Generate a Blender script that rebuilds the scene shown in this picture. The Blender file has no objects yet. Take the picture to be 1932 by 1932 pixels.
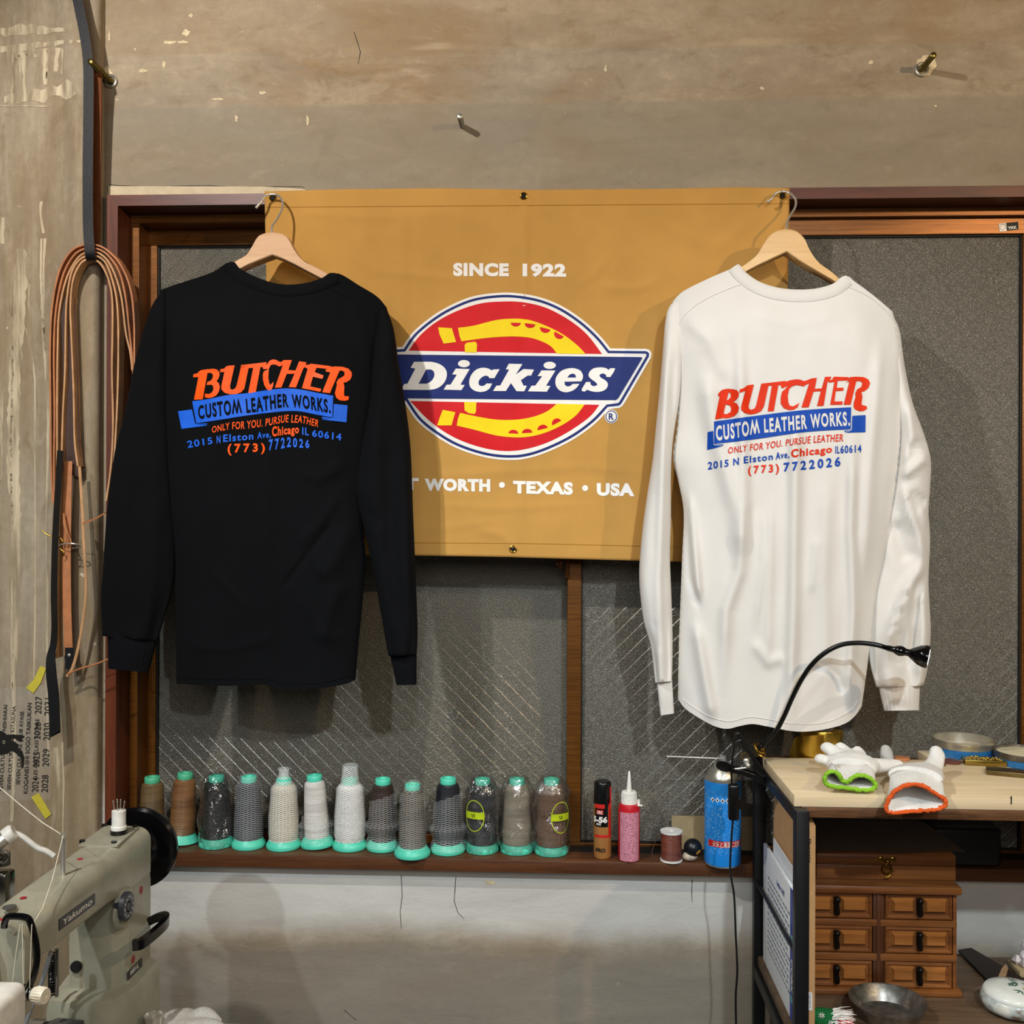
import bpy, bmesh, math, random
from mathutils import Vector, Matrix, noise
random.seed(7)
C = bpy.context.scene.collection
PI = math.pi
# ------------------------------------------------------------------ camera
YAW, ROLL, F = math.radians(2.6), math.radians(.21), 1932.0
CAM = Vector((0, -1.95, 1.56))
RM = (Matrix.Rotation(YAW, 3, 'Z') @ Matrix.Rotation(PI/2, 3, 'X') @ Matrix.Rotation(ROLL, 3, 'Z'))
cd = bpy.data.cameras.new('camera'); cam = bpy.data.objects.new('camera', cd); C.objects.link(cam)
cd.sensor_width = 36; cd.lens = 36; cd.clip_start = .02
cam.matrix_world = Matrix.Translation(CAM) @ RM.to_4x4()
bpy.context.scene.camera = cam
# ------------------------------------------------------------------ world, lamps, exposure
sc = bpy.context.scene
sc.view_settings.view_transform = 'Standard'; sc.view_settings.look = 'None'
sc.view_settings.gamma = 1; sc.view_settings.use_curve_mapping = False
sc.view_settings.exposure = 0.12
w = bpy.data.worlds.new('room_air'); sc.world = w; w.use_nodes = True
w.node_tree.nodes['Background'].inputs[0].default_value = (.5, .55, .65, 1)
w.node_tree.nodes['Background'].inputs[1].default_value = .05
def spot(name, loc, aim, power, col, radius=.03, ang=110, blend=.5):
    l = bpy.data.lights.new(name, 'SPOT'); l.energy = power; l.color = col
    l.shadow_soft_size = radius; l.spot_size = math.radians(ang); l.spot_blend = blend
    o = bpy.data.objects.new(name, l); C.objects.link(o); o.location = loc
    o.rotation_euler = (Vector(aim) - Vector(loc)).to_track_quat('-Z', 'Y').to_euler(); return o
spot('spot_lamp', (-.95, -1.35, 2.72), (-.1, 0, 1.3), 74, (1, .95, .89), .022)
spot('spot_lamp', (1.5, -1.6, 2.38), (.25, 0, 1.85), 46, (1, .75, .47), .022)
spot('spot_lamp', (.6, -2.35, 2.62), (.5, 0, .85), 112, (.80, .92, 1), .03, 58, .7)
spot('spot_lamp', (-1.25, -2.3, 2.5), (-.6, -.2, .75), 60, (.80, .93, 1), .03, 58, .7)
def area(name, loc, aim, power, col, sx, sy):
    l = bpy.data.lights.new(name, 'AREA'); l.energy = power; l.color = col; l.shape = 'RECTANGLE'; l.size = sx; l.size_y = sy
    o = bpy.data.objects.new(name, l); C.objects.link(o); o.location = loc
    o.rotation_euler = (Vector(aim) - Vector(loc)).to_track_quat('-Z', 'Y').to_euler(); return o
area('soft_fill', (.1, -3.3, 2.3), (.1, -.2, 1.0), 20, (1, .95, .9), 1.6, .8)  # unseen fill added behind the camera to lift the dark parts

# ------------------------------------------------------------------ projection helpers (image point -> point of the room at a known distance)
def ray(px, py): return RM @ Vector(((px-966)/F, -(py-966)/F, -1))
def P(px, py, Y): d = ray(px, py); return CAM + d*((Y-CAM.y)/d.y)
def PZ(px, py, Z): d = ray(px, py); return CAM + d*((Z-CAM.z)/d.z)
def PX(px, py, X): d = ray(px, py); return CAM + d*((X-CAM.x)/d.x)
def MPP(Y): return (Y+1.95)/F

# ------------------------------------------------------------------ materials
def lin(c): return tuple(((v/12.92) if v <= .04045 else ((v+.055)/1.055)**2.4) for v in c)
def rgb(h): h = h.lstrip('#'); return lin(tuple(int(h[i:i+2], 16)/255 for i in (0, 2, 4)))
class NT:
    def __init__(s, name):
        s.m = bpy.data.materials.new(name); s.m.use_nodes = True; s.t = s.m.node_tree; s.n = s.t.nodes; s.l = s.t.links
        s.p = s.n['Principled BSDF']; s.tc = s.n.new('ShaderNodeTexCoord')
    def new(s, k, **kw):
        o = s.n.new('ShaderNode'+k)
        for a, b in kw.items(): setattr(o, a, b)
        return o
    def link(s, a, b): s.l.new(a, b)
    def mapv(s, scale, src='Object', rot=(0, 0, 0)):
        mp = s.new('Mapping'); mp.inputs['Scale'].default_value = scale; mp.inputs['Rotation'].default_value = rot
        s.link(s.tc.outputs[src], mp.inputs[0]); return mp.outputs[0]
    def noise(s, vec, scale, detail=4, rough=.55, dist=0):
        n = s.new('TexNoise'); n.inputs['Scale'].default_value = scale; n.inputs['Detail'].default_value = detail
        n.inputs['Roughness'].default_value = rough; n.inputs['Distortion'].default_value = dist
        s.link(vec, n.inputs['Vector']); return n.outputs['Fac']
    def ramp(s, f, stops):
        r = s.new('ValToRGB'); e = r.color_ramp.elements
        e[0].position, e[0].color = stops[0][0], (*stops[0][1], 1); e[1].position, e[1].color = stops[-1][0], (*stops[-1][1], 1)
        for p_, c_ in stops[1:-1]:
            q = e.new(p_); q.color = (*c_, 1)
        s.link(f, r.inputs[0]); return r.outputs[0]
    def fr(s, f, a, b, lo=0., hi=1.):
        m = s.new('MapRange'); m.interpolation_type = 'SMOOTHSTEP'
        for i, v in enumerate((a, b, lo, hi)): m.inputs[i+1].default_value = v
        s.link(f, m.inputs[0]); return m.outputs[0]
    def math(s, op, a, b=None):
        m = s.new('Math', operation=op)
        for i, v in enumerate((a, b)):
            if v is None: continue
            if isinstance(v, (int, float)): m.inputs[i].default_value = v
            else: s.link(v, m.inputs[i])
        return m.outputs[0]
    def mix(s, f, a, b, mode='MIX'):
        m = s.new('Mix', data_type='RGBA', blend_type=mode)
        if isinstance(f, (int, float)): m.inputs[0].default_value = f
        else: s.link(f, m.inputs[0])
        for i, v in ((6, a), (7, b)):
            if isinstance(v, tuple): m.inputs[i].default_value = (*v, 1)
            else: s.link(v, m.inputs[i])
        return m.outputs[2]
    def bump(s, h, strength, dist=.002):
        b = s.new('Bump'); b.inputs['Strength'].default_value = strength; b.inputs['Distance'].default_value = dist
        s.link(h, b.inputs['Height']); s.link(b.outputs[0], s.p.inputs['Normal']); return b
    def col(s, c):
        if isinstance(c, tuple): s.p.inputs['Base Color'].default_value = (*c, 1)
        else: s.link(c, s.p.inputs['Base Color'])
    def set(s, rough=None, metal=None, spec=None, **kw):
        if rough is not None:
            if isinstance(rough, (int, float)): s.p.inputs['Roughness'].default_value = rough
            else: s.link(rough, s.p.inputs['Roughness'])
        if metal is not None: s.p.inputs['Metallic'].default_value = metal
        if spec is not None: s.p.inputs['Specular IOR Level'].default_value = spec
        for k, v in kw.items(): s.p.inputs[k.replace('_', ' ')].default_value = v
def M_plain(name, c, rough=.5, metal=0, var=.12, scale=60, bump=.0, spec=.5, bscale=None):
    t = NT(name); v = t.mapv((1, 1, 1)); n = t.noise(v, scale)
    a = tuple(max(0, x*(1-var)) for x in c); b = tuple(x*(1+var) for x in c)
    t.col(t.ramp(n, [(.3, a), (.7, b)])); t.set(rough, metal, spec)
    if bump: t.bump(t.noise(v, bscale or scale*4, 3), bump, .001)
    return t.m
def M_wood(name, c1, c2, axis='x', rough=.45, fine=1.0, spec=.4, bump=.15):
    t = NT(name); s = {'x': (3, 40, 40), 'y': (40, 3, 40), 'z': (40, 40, 3)}[axis]; s = tuple(k*fine for k in s)
    v = t.mapv(s); n = t.noise(v, 1.2, 6, .6, .6); n2 = t.noise(v, 5, 3)
    k = t.math('ADD', t.math('MULTIPLY', n, .7), t.math('MULTIPLY', n2, .3))
    mid = tuple((p+q)/2 for p, q in zip(c1, c2))
    t.col(t.ramp(k, [(.33, c1), (.5, mid), (.68, c2)])); t.set(rough, 0, spec); t.bump(n, bump, .001); return t.m
def M_cloth(name, c, rough=.95, scale=900, bump=.25, var=.06, sheen=0, wr=0):
    t = NT(name); v = t.mapv((1, 1, 1)); n = t.noise(v, 9, 3)
    a = tuple(x*(1-var) for x in c); b = tuple(x*(1+var) for x in c)
    t.col(t.ramp(n, [(.3, a), (.7, b)])); t.set(rough, 0, .15); t.p.inputs['Sheen Weight'].default_value = sheen
    h = t.noise(t.mapv((1, 1, 2.5)), scale, 2)
    if wr: h = t.math('ADD', t.math('MULTIPLY', h, .3), t.math('MULTIPLY', t.noise(t.mapv((1.2, 1, .6)), 26, 4, .6), wr))
    t.bump(h, bump, .0012); return t.m

def M_concrete(name, base, warm, pale, seed=0, band=False, vertical=False):
    t = NT(name); v = t.mapv((1, 1, 1))
    big = t.noise(t.mapv((1, 1, 1.6) if not vertical else (2.2, 1, .5)), 2.2, 5, .6, .8)
    mid_ = t.noise(t.mapv((.7, 1, 2.6) if not vertical else (5, 1, .6)), 5.5, 6, .62, .5)
    fine = t.noise(v, 60, 6, .7)
    c = t.ramp(big, [(.3, warm), (.5, base), (.72, pale)])
    c = t.mix(t.fr(mid_, .42, .75, 0, .55), c, tuple(x*1.28 for x in pale))
    c = t.mix(t.fr(mid_, .28, .46, .5, 0), c, tuple(x*.68 for x in base))
    c = t.mix(t.fr(fine, .3, .7, .35, 0), c, tuple(x*.72 for x in base))
    tex = t.noise(t.mapv((.8, 1, 1.5) if not vertical else (1.6, 1, .6)), 16, 9, .72, .6)
    c = t.mix(t.fr(tex, .50, .72, 0, .5), c, tuple(x*.60 for x in warm)); c = t.mix(t.fr(tex, .30, .46, .38, 0), c, tuple(min(1, x*1.25) for x in pale))
    sp = t.noise(v, 38, 2); c = t.mix(t.fr(sp, .73, .76), c, tuple(min(1, x*1.5) for x in pale))
    if band:
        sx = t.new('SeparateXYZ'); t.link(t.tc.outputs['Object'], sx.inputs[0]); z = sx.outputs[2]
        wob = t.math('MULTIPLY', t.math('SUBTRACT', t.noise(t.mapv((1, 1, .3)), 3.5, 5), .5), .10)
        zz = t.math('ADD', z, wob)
        z1 = t.math('ADD', z, t.math('MULTIPLY', wob, .08))
        # skim coat under the sill, brightened in colour; the darker foot is painted shade
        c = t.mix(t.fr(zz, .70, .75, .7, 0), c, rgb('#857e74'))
        c = t.mix(t.math('MULTIPLY', t.fr(zz, .72, .79), t.fr(z1, .95, 1.05, .92, 0)), c, t.mix(mid_, rgb('#b5b1aa'), rgb('#e4e1db')))
        c = t.mix(t.math('MULTIPLY', t.fr(z1, 2.335, 2.345, .55, 0), t.fr(z1, 1.2, 1.3)), c, rgb('#8b8271'))  # light edges of the upper wall painted in: greyer below, warmer above
        c = t.mix(t.math('MULTIPLY', t.fr(z1, 2.438, 2.447), .25), c, rgb('#9a7f58'))
        ln = t.math('MULTIPLY', t.fr(z1, 2.44, 2.448), t.fr(z1, 2.452, 2.46, 1, 0))
        c = t.mix(t.math('MULTIPLY', ln, t.fr(t.noise(t.mapv((1.5, 1, 6)), 4, 4), .46, .8)), c, rgb('#b5a284'))
    t.col(c); t.set(t.fr(mid_, .3, .7, .62, .9), 0, .3)
    t.bump(t.math('ADD', t.math('ADD', t.math('MULTIPLY', mid_, .8), t.math('MULTIPLY', tex, .5)), t.math('MULTIPLY', fine, .25)), .4, .006); return t.m

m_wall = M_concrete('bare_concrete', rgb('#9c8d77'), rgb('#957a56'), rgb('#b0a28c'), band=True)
m_pillar = M_concrete('pillar_concrete', rgb('#96866e'), rgb('#8f7650'), rgb('#a89c88'), vertical=True)
m_roomwall = M_plain('painted_plaster', rgb('#77746f'), .9, var=.1, scale=4)
m_floor = M_plain('floor_concrete', rgb('#686766'), .8, var=.15, scale=5)
m_pale = M_plain('pale_mortar', rgb('#cbbb9d'), .9, var=.12, scale=40)
m_chip = M_plain('chipped_plaster', rgb('#d8c6a2'), .95, var=.25, scale=120, bump=.8)
m_crack = M_plain('crack_shadow', rgb('#3f3830'), .95)
t = NT('plaster_drip'); v = t.mapv((1, 1, .1)); n = t.noise(v, 60, 4, .6)
t.col(t.ramp(n, [(.3, rgb('#a8967a')), (.7, rgb('#ddceb0'))])); t.set(.9); t.p.inputs['Alpha'].default_value = 1
t.link(t.fr(n, .32, .56, .25, .9), t.p.inputs['Alpha']); m_drip = t.m
m_casing = M_wood('stained_casing', rgb('#3a1a10'), rgb('#6b3222'), 'x', .42, spec=.4)
m_casing_v = M_wood('stained_casing_upright', rgb('#43200f'), rgb('#70361f'), 'z', .42, spec=.4)
m_sill = M_wood('sill_wood', rgb('#3c2112'), rgb('#6a4024'), 'x', .42, spec=.4)
t = NT('bronze_aluminium'); n = t.noise(t.mapv((2, 60, 60)), 6, 4); t.col(t.ramp(n, [(.3, rgb('#623a12')), (.7, rgb('#85521e'))])); t.set(.34, .5, .5); t.p.inputs['Anisotropic'].default_value = .0; m_alu = t.m
m_gasket = M_plain('black_gasket', rgb('#0d0b09'), .6)
t = NT('figured_wired_glass'); v = t.mapv((1, 1, 1)); n = t.math('ADD', t.math('MULTIPLY', t.noise(v, 330, 2, .5), .7), t.math('MULTIPLY', t.noise(v, 800, 1, .5), .35))
t.col(t.ramp(t.noise(v, 620, 2, .6), [(.40, rgb('#57534a')), (.56, rgb('#6c675b')), (.72, rgb('#b3ab9b'))])); t.set(.16, 0, .85)
t.bump(n, 1.0, .0042); m_glass = t.m
m_wire = M_plain('glass_wire', rgb('#938f86'), .27, .65, var=.1, scale=300)
m_steel = M_plain('zinc_steel', rgb('#c4c0b2'), .32, .8, var=.1)
m_brassy = M_plain('yellow_zinc', rgb('#8a7a45'), .35, 1.0, var=.2)
m_brass = M_plain('brass', rgb('#b08a3c'), .25, 1.0, var=.15)
m_hole = M_plain('dark_hole', rgb('#0b0908'), .9)
m_blackplastic = M_plain('black_plastic', rgb('#0c0c0d'), .28, spec=.5)
m_whiteplastic = M_plain('white_plastic', rgb('#e9e7df'), .4)

# ------------------------------------------------------------------ mesh helpers
def NB(): return bmesh.new()
def face(bm, vs, mi=0):
    try: f = bm.faces.new(vs); f.material_index = mi; return f
    except ValueError: return None
def box(bm, x0, x1, y0, y1, z0, z1, mi=0, bev=0, seg=2, rot=None, about=None):
    r = bmesh.ops.create_cube(bm, size=1); vs = r['verts']
    for q in vs: q.co = Vector(((x0+x1)/2+q.co.x*(x1-x0), (y0+y1)/2+q.co.y*(y1-y0), (z0+z1)/2+q.co.z*(z1-z0)))
    fs = set(f for q in vs for f in q.link_faces)
    if bev:
        es = list(set(e for q in vs for e in q.link_edges))
        r = bmesh.ops.bevel(bm, geom=es+vs, offset=min(bev, .49*min(abs(x1-x0), abs(y1-y0), abs(z1-z0))), segments=seg, affect='EDGES', profile=.5)
        fs |= set(r['faces']); vs = list(set(q for f in fs if f.is_valid for q in f.verts))
    for f in fs:
        if f.is_valid: f.material_index = mi
    if rot is not None: bmesh.ops.rotate(bm, verts=vs, cent=about or ((x0+x1)/2, (y0+y1)/2, (z0+z1)/2), matrix=rot)
    return vs
def frame_of(d):
    d = d.normalized(); a = Vector((0, 0, 1)) if abs(d.z) < .9 else Vector((1, 0, 0))
    u = d.cross(a).normalized(); return u, d.cross(u).normalized()
def rings(bm, rs, closed_ring=True, caps=(True, True), mi=0):
    vv = [[bm.verts.new(p) for p in r] for r in rs]; n = len(rs[0])
    for i in range(len(vv)-1):
        for j in range(n if closed_ring else n-1):
            k = (j+1) % n; face(bm, (vv[i][j], vv[i][k], vv[i+1][k], vv[i+1][j]), mi)
    if closed_ring:
        if caps[0]: face(bm, vv[0][::-1], mi)
        if caps[1]: face(bm, vv[-1], mi)
    return vv
def tube(bm, pts, r, seg=10, mi=0, caps=(True, True), flat=1.0):
    pts = [Vector(p) for p in pts]; rs = []; u = None
    for i, p in enumerate(pts):
        d = (pts[min(i+1, len(pts)-1)]-pts[max(i-1, 0)]).normalized()
        if u is None: u, v = frame_of(d)
        else: u = (u-d*u.dot(d)).normalized(); v = d.cross(u)
        rr = r[i] if isinstance(r, (list, tuple)) else r
        rs.append([p+u*math.cos(2*PI*j/seg)*rr+v*math.sin(2*PI*j/seg)*rr*flat for j in range(seg)])
    rings(bm, rs, True, caps, mi)
def lathe(bm, prof, org, axis='z', seg=32, mi=0, caps=(True, True), dirv=None):
    org = Vector(org)
    if dirv is None: dirv = {'z': Vector((0, 0, 1)), 'y': Vector((0, 1, 0)), 'x': Vector((1, 0, 0))}[axis]
    u, v = frame_of(dirv); dirv = dirv.normalized()
    rs = [[org+dirv*h+(u*math.cos(2*PI*j/seg)+v*math.sin(2*PI*j/seg))*max(r, 1e-5) for j in range(seg)] for r, h in prof]
    rings(bm, rs, True, caps, mi)
def cyl(bm, a, b, r, seg=20, mi=0, r2=None):
    a, b = Vector(a), Vector(b); lathe(bm, [(r, 0), (r if r2 is None else r2, (b-a).length)], a, dirv=b-a, seg=seg, mi=mi)
def cat(pts, n=8, closed=False):
    pts = [Vector(p) if len(p) == 3 else Vector((p[0], p[1], 0)) for p in pts]; out = []; m = len(pts)
    for i in range(m if closed else m-1):
        if closed: p0, p1, p2, p3 = pts[i-1], pts[i], pts[(i+1) % m], pts[(i+2) % m]
        else: p0, p1, p2, p3 = pts[max(i-1, 0)], pts[i], pts[i+1], pts[min(i+2, m-1)]
        for k in range(n):
            s = k/n; out.append(.5*((2*p1)+(p2-p0)*s+(2*p0-5*p1+4*p2-p3)*s*s+(3*p1-p0-3*p2+p3)*s**3))
    if not closed: out.append(pts[-1])
    return out
class Poly:                                     # polyline by fraction of its length, or y -> x
    def __init__(s, pts): s.p = [tuple(q[:2]) for q in pts]; s.d = [0]; \
        [s.d.append(s.d[-1]+math.hypot(b[0]-a[0], b[1]-a[1])) for a, b in zip(s.p, s.p[1:])]
    def at(s, u):
        t = max(0, min(1, u))*s.d[-1]
        for i in range(len(s.p)-1):
            if t <= s.d[i+1] or i == len(s.p)-2:
                k = (t-s.d[i])/max(1e-9, s.d[i+1]-s.d[i]); k = max(0, min(1, k)); a, b = s.p[i], s.p[i+1]
                return (a[0]+(b[0]-a[0])*k, a[1]+(b[1]-a[1])*k)
def interp(tab, y):
    if y <= tab[0][0]: return tab[0][1]
    for a, b in zip(tab, tab[1:]):
        if y <= b[0]: return a[1]+(b[1]-a[1])*(y-a[0])/(b[0]-a[0])
    return tab[-1][1]
def ribbon(bm, pts, wv, th, mi=(0, 0), nrm=None):
    """strap: centre line pts, half-width vector(s) wv, thickness th; mi = (one face, other face)"""
    pts = [Vector(p) for p in pts]; n = len(pts); rs = []
    for i, p in enumerate(pts):
        d = (pts[min(i+1, n-1)]-pts[max(i-1, 0)]).normalized(); wq = Vector(wv[i] if isinstance(wv, list) else wv)
        wq = wq-d*wq.dot(d); nn = d.cross(wq).normalized()*th/2
        rs.append([p-wq+nn, p+wq+nn, p+wq-nn, p-wq-nn])
    vv = [[bm.verts.new(q) for q in r] for r in rs]
    for i in range(n-1):
        for j in range(4):
            face(bm, (vv[i][j], vv[i][(j+1) % 4], vv[i+1][(j+1) % 4], vv[i+1][j]), mi[0] if j == 0 else mi[1])
    face(bm, vv[0][::-1], mi[1]); face(bm, vv[-1], mi[1])
def prism(bm, loop, off, mi=0):
    """closed polygon of 3D points swept by vector off"""
    a = [bm.verts.new(Vector(p)) for p in loop]; b = [bm.verts.new(Vector(p)+Vector(off)) for p in loop]; n = len(a)
    f1 = face(bm, a, mi); f2 = face(bm, b[::-1], mi)
    for i in range(n): face(bm, (a[i], b[i], b[(i+1) % n], a[(i+1) % n]), mi)
    return a+b
def sphere(bm, c, r, seg=16, sc_=(1, 1, 1), mi=0, rot=None):
    q = bmesh.ops.create_uvsphere(bm, u_segments=seg, v_segments=max(6, seg*2//3), radius=1)
    for vt in q['verts']:
        p = Vector((vt.co.x*r*sc_[0], vt.co.y*r*sc_[1], vt.co.z*r*sc_[2]))
        if rot is not None: p = rot @ p
        vt.co = p+Vector(c)
        for f in vt.link_faces: f.material_index = mi
def torus(bm, c, R_, r, dirv=(0, 0, 1), seg=24, ms=8, mi=0):
    u, v = frame_of(Vector(dirv)); d = Vector(dirv).normalized(); c = Vector(c)
    rs = []
    for i in range(seg+1):
        a = 2*PI*i/seg; e = u*math.cos(a)+v*math.sin(a)
        rs.append([c+e*(R_+r*math.cos(2*PI*j/ms))+d*r*math.sin(2*PI*j/ms) for j in range(ms)])
    rings(bm, rs, True, (False, False), mi)

# ------------------------------------------------------------------ flat shapes and lettering as real thin meshes
def flat(loops):
    """2D loops (first outer, rest holes) -> list of (verts2d, faces)"""
    cu = bpy.data.curves.new('tmp', 'CURVE'); cu.dimensions = '2D'; cu.fill_mode = 'BOTH'
    for lp in loops:
        s = cu.splines.new('POLY'); s.points.add(len(lp)-1); s.use_cyclic_u = True
        for q, p in zip(s.points, lp): q.co = (p[0]*.01, p[1]*.01, 0, 1)
    return _curve_geo(cu, 100)
def _curve_geo(cu, k=1.0):
    o = bpy.data.objects.new('tmp', cu); me = bpy.data.meshes.new_from_object(o)
    vs = [(v.co.x*k, v.co.y*k) for v in me.vertices]; fs = [tuple(p.vertices) for p in me.polygons]
    bpy.data.objects.remove(o); bpy.data.curves.remove(cu); bpy.data.meshes.remove(me); return vs, fs
_capcache = {}
def text_geo(s, bold=0.0, shear=0.0, space=1.0, res=4):
    def mk(t_):
        cu = bpy.data.curves.new('tmp', 'FONT'); cu.body = t_; cu.size = 1; cu.offset = bold; cu.shear = shear
        cu.space_character = space; cu.resolution_u = res; cu.fill_mode = 'FRONT'; return _curve_geo(cu)
    key = (bold,)
    if key not in _capcache: _capcache[key] = max(v[1] for v in mk('H')[0])+abs(min(v[1] for v in mk('H')[0]))*0
    cap = _capcache[key]
    if bold and 'M' in s:                       # a bold M fills badly, so it is set as a turned W
        q = s.replace('M', 'W'); vs, fs = mk(q); vs = list(vs)
        for i, ch_ in enumerate(s):
            if ch_ != 'M': continue
            a = max(v[0] for v in mk(q[:i])[0])+1e-4 if q[:i].strip() else -9; b = max(v[0] for v in mk(q[:i+1])[0])+1e-4
            vs = [(v[0], cap-v[1]) if a < v[0] < b else v for v in vs]
    else: vs, fs = mk(s)
    x0 = min(v[0] for v in vs); x1 = max(v[0] for v in vs)
    return [((v[0]-x0)/(x1-x0), v[1]/cap) for v in vs], fs, (x1-x0)/cap
def put(bm, geo, fn, mi=0, cut=None, lift=Vector((0, 0, 0))):
    """add flat geometry mapped by fn(x, y) -> 3D; cut = grid step so it follows a curved surface"""
    vs, fs = geo[0], geo[1]; b = bmesh.new(); vv = [b.verts.new((p[0], p[1], 0)) for p in vs]
    for f in fs:
        try: b.faces.new([vv[i] for i in f])
        except ValueError: pass
    if cut:
        xs = [p[0] for p in vs]; ys = [p[1] for p in vs]
        for ax, lo, hi in ((0, min(xs), max(xs)), (1, min(ys), max(ys))):
            k = math.ceil(lo/cut)*cut
            while k < hi:
                co = [0, 0, 0]; co[ax] = k; no = [0, 0, 0]; no[ax] = 1
                bmesh.ops.bisect_plane(b, geom=list(b.verts)+list(b.edges)+list(b.faces), plane_co=co, plane_no=no); k += cut
    mp = {}
    for vt in b.verts: mp[vt] = bm.verts.new(Vector(fn(vt.co.x, vt.co.y))+lift)
    for f in b.faces: face(bm, [mp[q] for q in f.verts], mi)
    b.free()
def text_between(bm, s, bot, top, fn, bold=.0, shear=0, space=1.0, mi=0, cut=None, res=4):
    """lettering between two lines of points (baseline, cap line) in fn's own coordinates"""
    vs, fs, asp = text_geo(s, bold, shear, space, res); B, T = Poly(bot), Poly(top)
    def q(u, v_): b_, t_ = B.at(u), T.at(u); return (b_[0]+(t_[0]-b_[0])*v_, b_[1]+(t_[1]-b_[1])*v_)
    put(bm, ([q(*p) for p in vs], fs), fn, mi, cut)
def offs(loop, d):
    n = len(loop); out = []; A = sum(loop[i][0]*loop[(i+1) % n][1]-loop[(i+1) % n][0]*loop[i][1] for i in range(n))
    sg = 1 if A > 0 else -1
    for i in range(n):
        p0, p1, p2 = Vector(loop[i-1][:2]), Vector(loop[i][:2]), Vector(loop[(i+1) % n][:2])
        a = (p1-p0).normalized(); b = (p2-p1).normalized(); na = Vector((-a.y, a.x))*sg; nb = Vector((-b.y, b.x))*sg
        m = (na+nb); k = m.length
        m = m/k if k > 1e-6 else na; c_ = max(.45, m.dot(na)); out.append(tuple(p1+m*d/c_))
    return out

# ------------------------------------------------------------------ scene objects
def _mesh(name, bm, mats, smooth=35, org=None):
    bmesh.ops.recalc_face_normals(bm, faces=bm.faces[:]) if smooth is not False else None
    if org is not None: bmesh.ops.translate(bm, verts=bm.verts[:], vec=-Vector(org))
    me = bpy.data.meshes.new(name); bm.to_mesh(me); bm.free()
    for m_ in (mats if isinstance(mats, (list, tuple)) else [mats]): me.materials.append(m_)
    for p in me.polygons: p.use_smooth = True
    me.set_sharp_from_angle(angle=math.radians(smooth or 35)); return me
WORLD = {}
def part(name, bm, mats, parent, smooth=35, label=None, norm=True):
    me = _mesh(name, bm, mats, smooth, WORLD[parent]); o = bpy.data.objects.new(name, me); C.objects.link(o); o.parent = parent
    WORLD[o] = WORLD[parent]
    if label: o['label'] = label
    return o
def thing(name, label, cat_, loc, group=None):
    o = bpy.data.objects.new(name, None); o.empty_display_size = .02; C.objects.link(o); o.location = loc; WORLD[o] = Vector(loc)
    o['label'] = label; o['category'] = cat_
    if group: o['group'] = group
    return o
def solo(name, bm, mats, label, cat_, group=None, smooth=35):
    vs = [v_.co for v_ in bm.verts]; n = len(vs)
    org = Vector(((min(v_.x for v_ in vs)+max(v_.x for v_ in vs))/2, (min(v_.y for v_ in vs)+max(v_.y for v_ in vs))/2, min(v_.z for v_ in vs)))
    o = bpy.data.objects.new(name, _mesh(name, bm, mats, smooth, org)); C.objects.link(o); o.location = org; WORLD[o] = org
    o['label'] = label; o['category'] = cat_
    if group: o['group'] = group
    return o
def struct(name, bm, mats, parent=None, smooth=35, label=None):
    if parent is not None: return part(name, bm, mats, parent, smooth)
    o = bpy.data.objects.new(name, _mesh(name, bm, mats, smooth)); C.objects.link(o); o['kind'] = 'structure'; WORLD[o] = Vector((0, 0, 0))
    if label: o['label'] = label
    return o
def blob_poly(cx, cy, rx, ry, n=14, jit=.3, seed=0):
    rr = random.Random(seed); return [(cx+rx*math.cos(2*PI*i/n)*(1+rr.uniform(-jit, jit)), cy+ry*math.sin(2*PI*i/n)*(1+rr.uniform(-jit, jit))) for i in range(n)]
def streak(pts, seed=0, jit=.25):
    """polyline with widths (x, y, w) -> closed 2D loop with ragged edges"""
    rr = random.Random(seed); q = []
    for a, b in zip(pts, pts[1:]):
        n = max(2, int(math.hypot(b[0]-a[0], b[1]-a[1])/9))
        for k in range(n): s = k/n; q.append([a[i]+(b[i]-a[i])*s for i in range(3)])
    q.append(list(pts[-1])); L, R_ = [], []
    for i, p in enumerate(q):
        a = q[max(0, i-1)]; b = q[min(len(q)-1, i+1)]; d = Vector((b[0]-a[0], b[1]-a[1])).normalized(); nn = Vector((-d.y, d.x))
        c_ = Vector((p[0], p[1])); L.append(tuple(c_+nn*p[2]*.5*(1+rr.uniform(-jit, jit)))); R_.append(tuple(c_-nn*p[2]*.5*(1+rr.uniform(-jit, jit))))
    return L+R_[::-1]

# ================================================================== the setting
bm = NB()
XL, XR, ZB, ZT = -.8709, .965, .883, 2.1677
for a in ((-.95, XL, 0, .16, .55*0, 3.0), (XR, 2.1, 0, .16, 0, 3.0), (XL, XR, 0, .16, 0, ZB), (XL, XR, 0, .16, ZT, 3.0)): box(bm, *a)
bmesh.ops.remove_doubles(bm, verts=bm.verts[:], dist=1e-5)
wf = lambda d: (lambda x, y: P(x, y, -d))
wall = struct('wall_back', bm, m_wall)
bm = NB()      # cracks in the lower wall and above the frame, chips in the upper wall
for k, pts in enumerate([[(757, 1652, 1.3), (759, 1690, 1.1), (755, 1720, 1), (757, 1752, .6)], [(860, 1655, 1.3), (857, 1700, 1.2), (864, 1722, 1), (876, 1734, .6)], [(1306, 1660, 1.5), (1305, 1690, 1.1), (1306, 1702, .6)],
        [(205, 348, 1), (225, 350, 1.2), (280, 352, 1), (395, 350, 1), (440, 353, 1.2), (500, 352, 1), (570, 352, 1), (577, 358, .8)], [(202, 352, 1), (205, 366, 1.2)], [(668, 60, 1), (680, 98, 1.3), (676, 120, .8)], [(650, 1906, 1.2), (672, 1925, 1)]]):
    put(bm, flat([streak(pts, k, .35)]), wf(.0006), 0)
part('wall_crack', bm, m_crack, wall)
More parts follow.
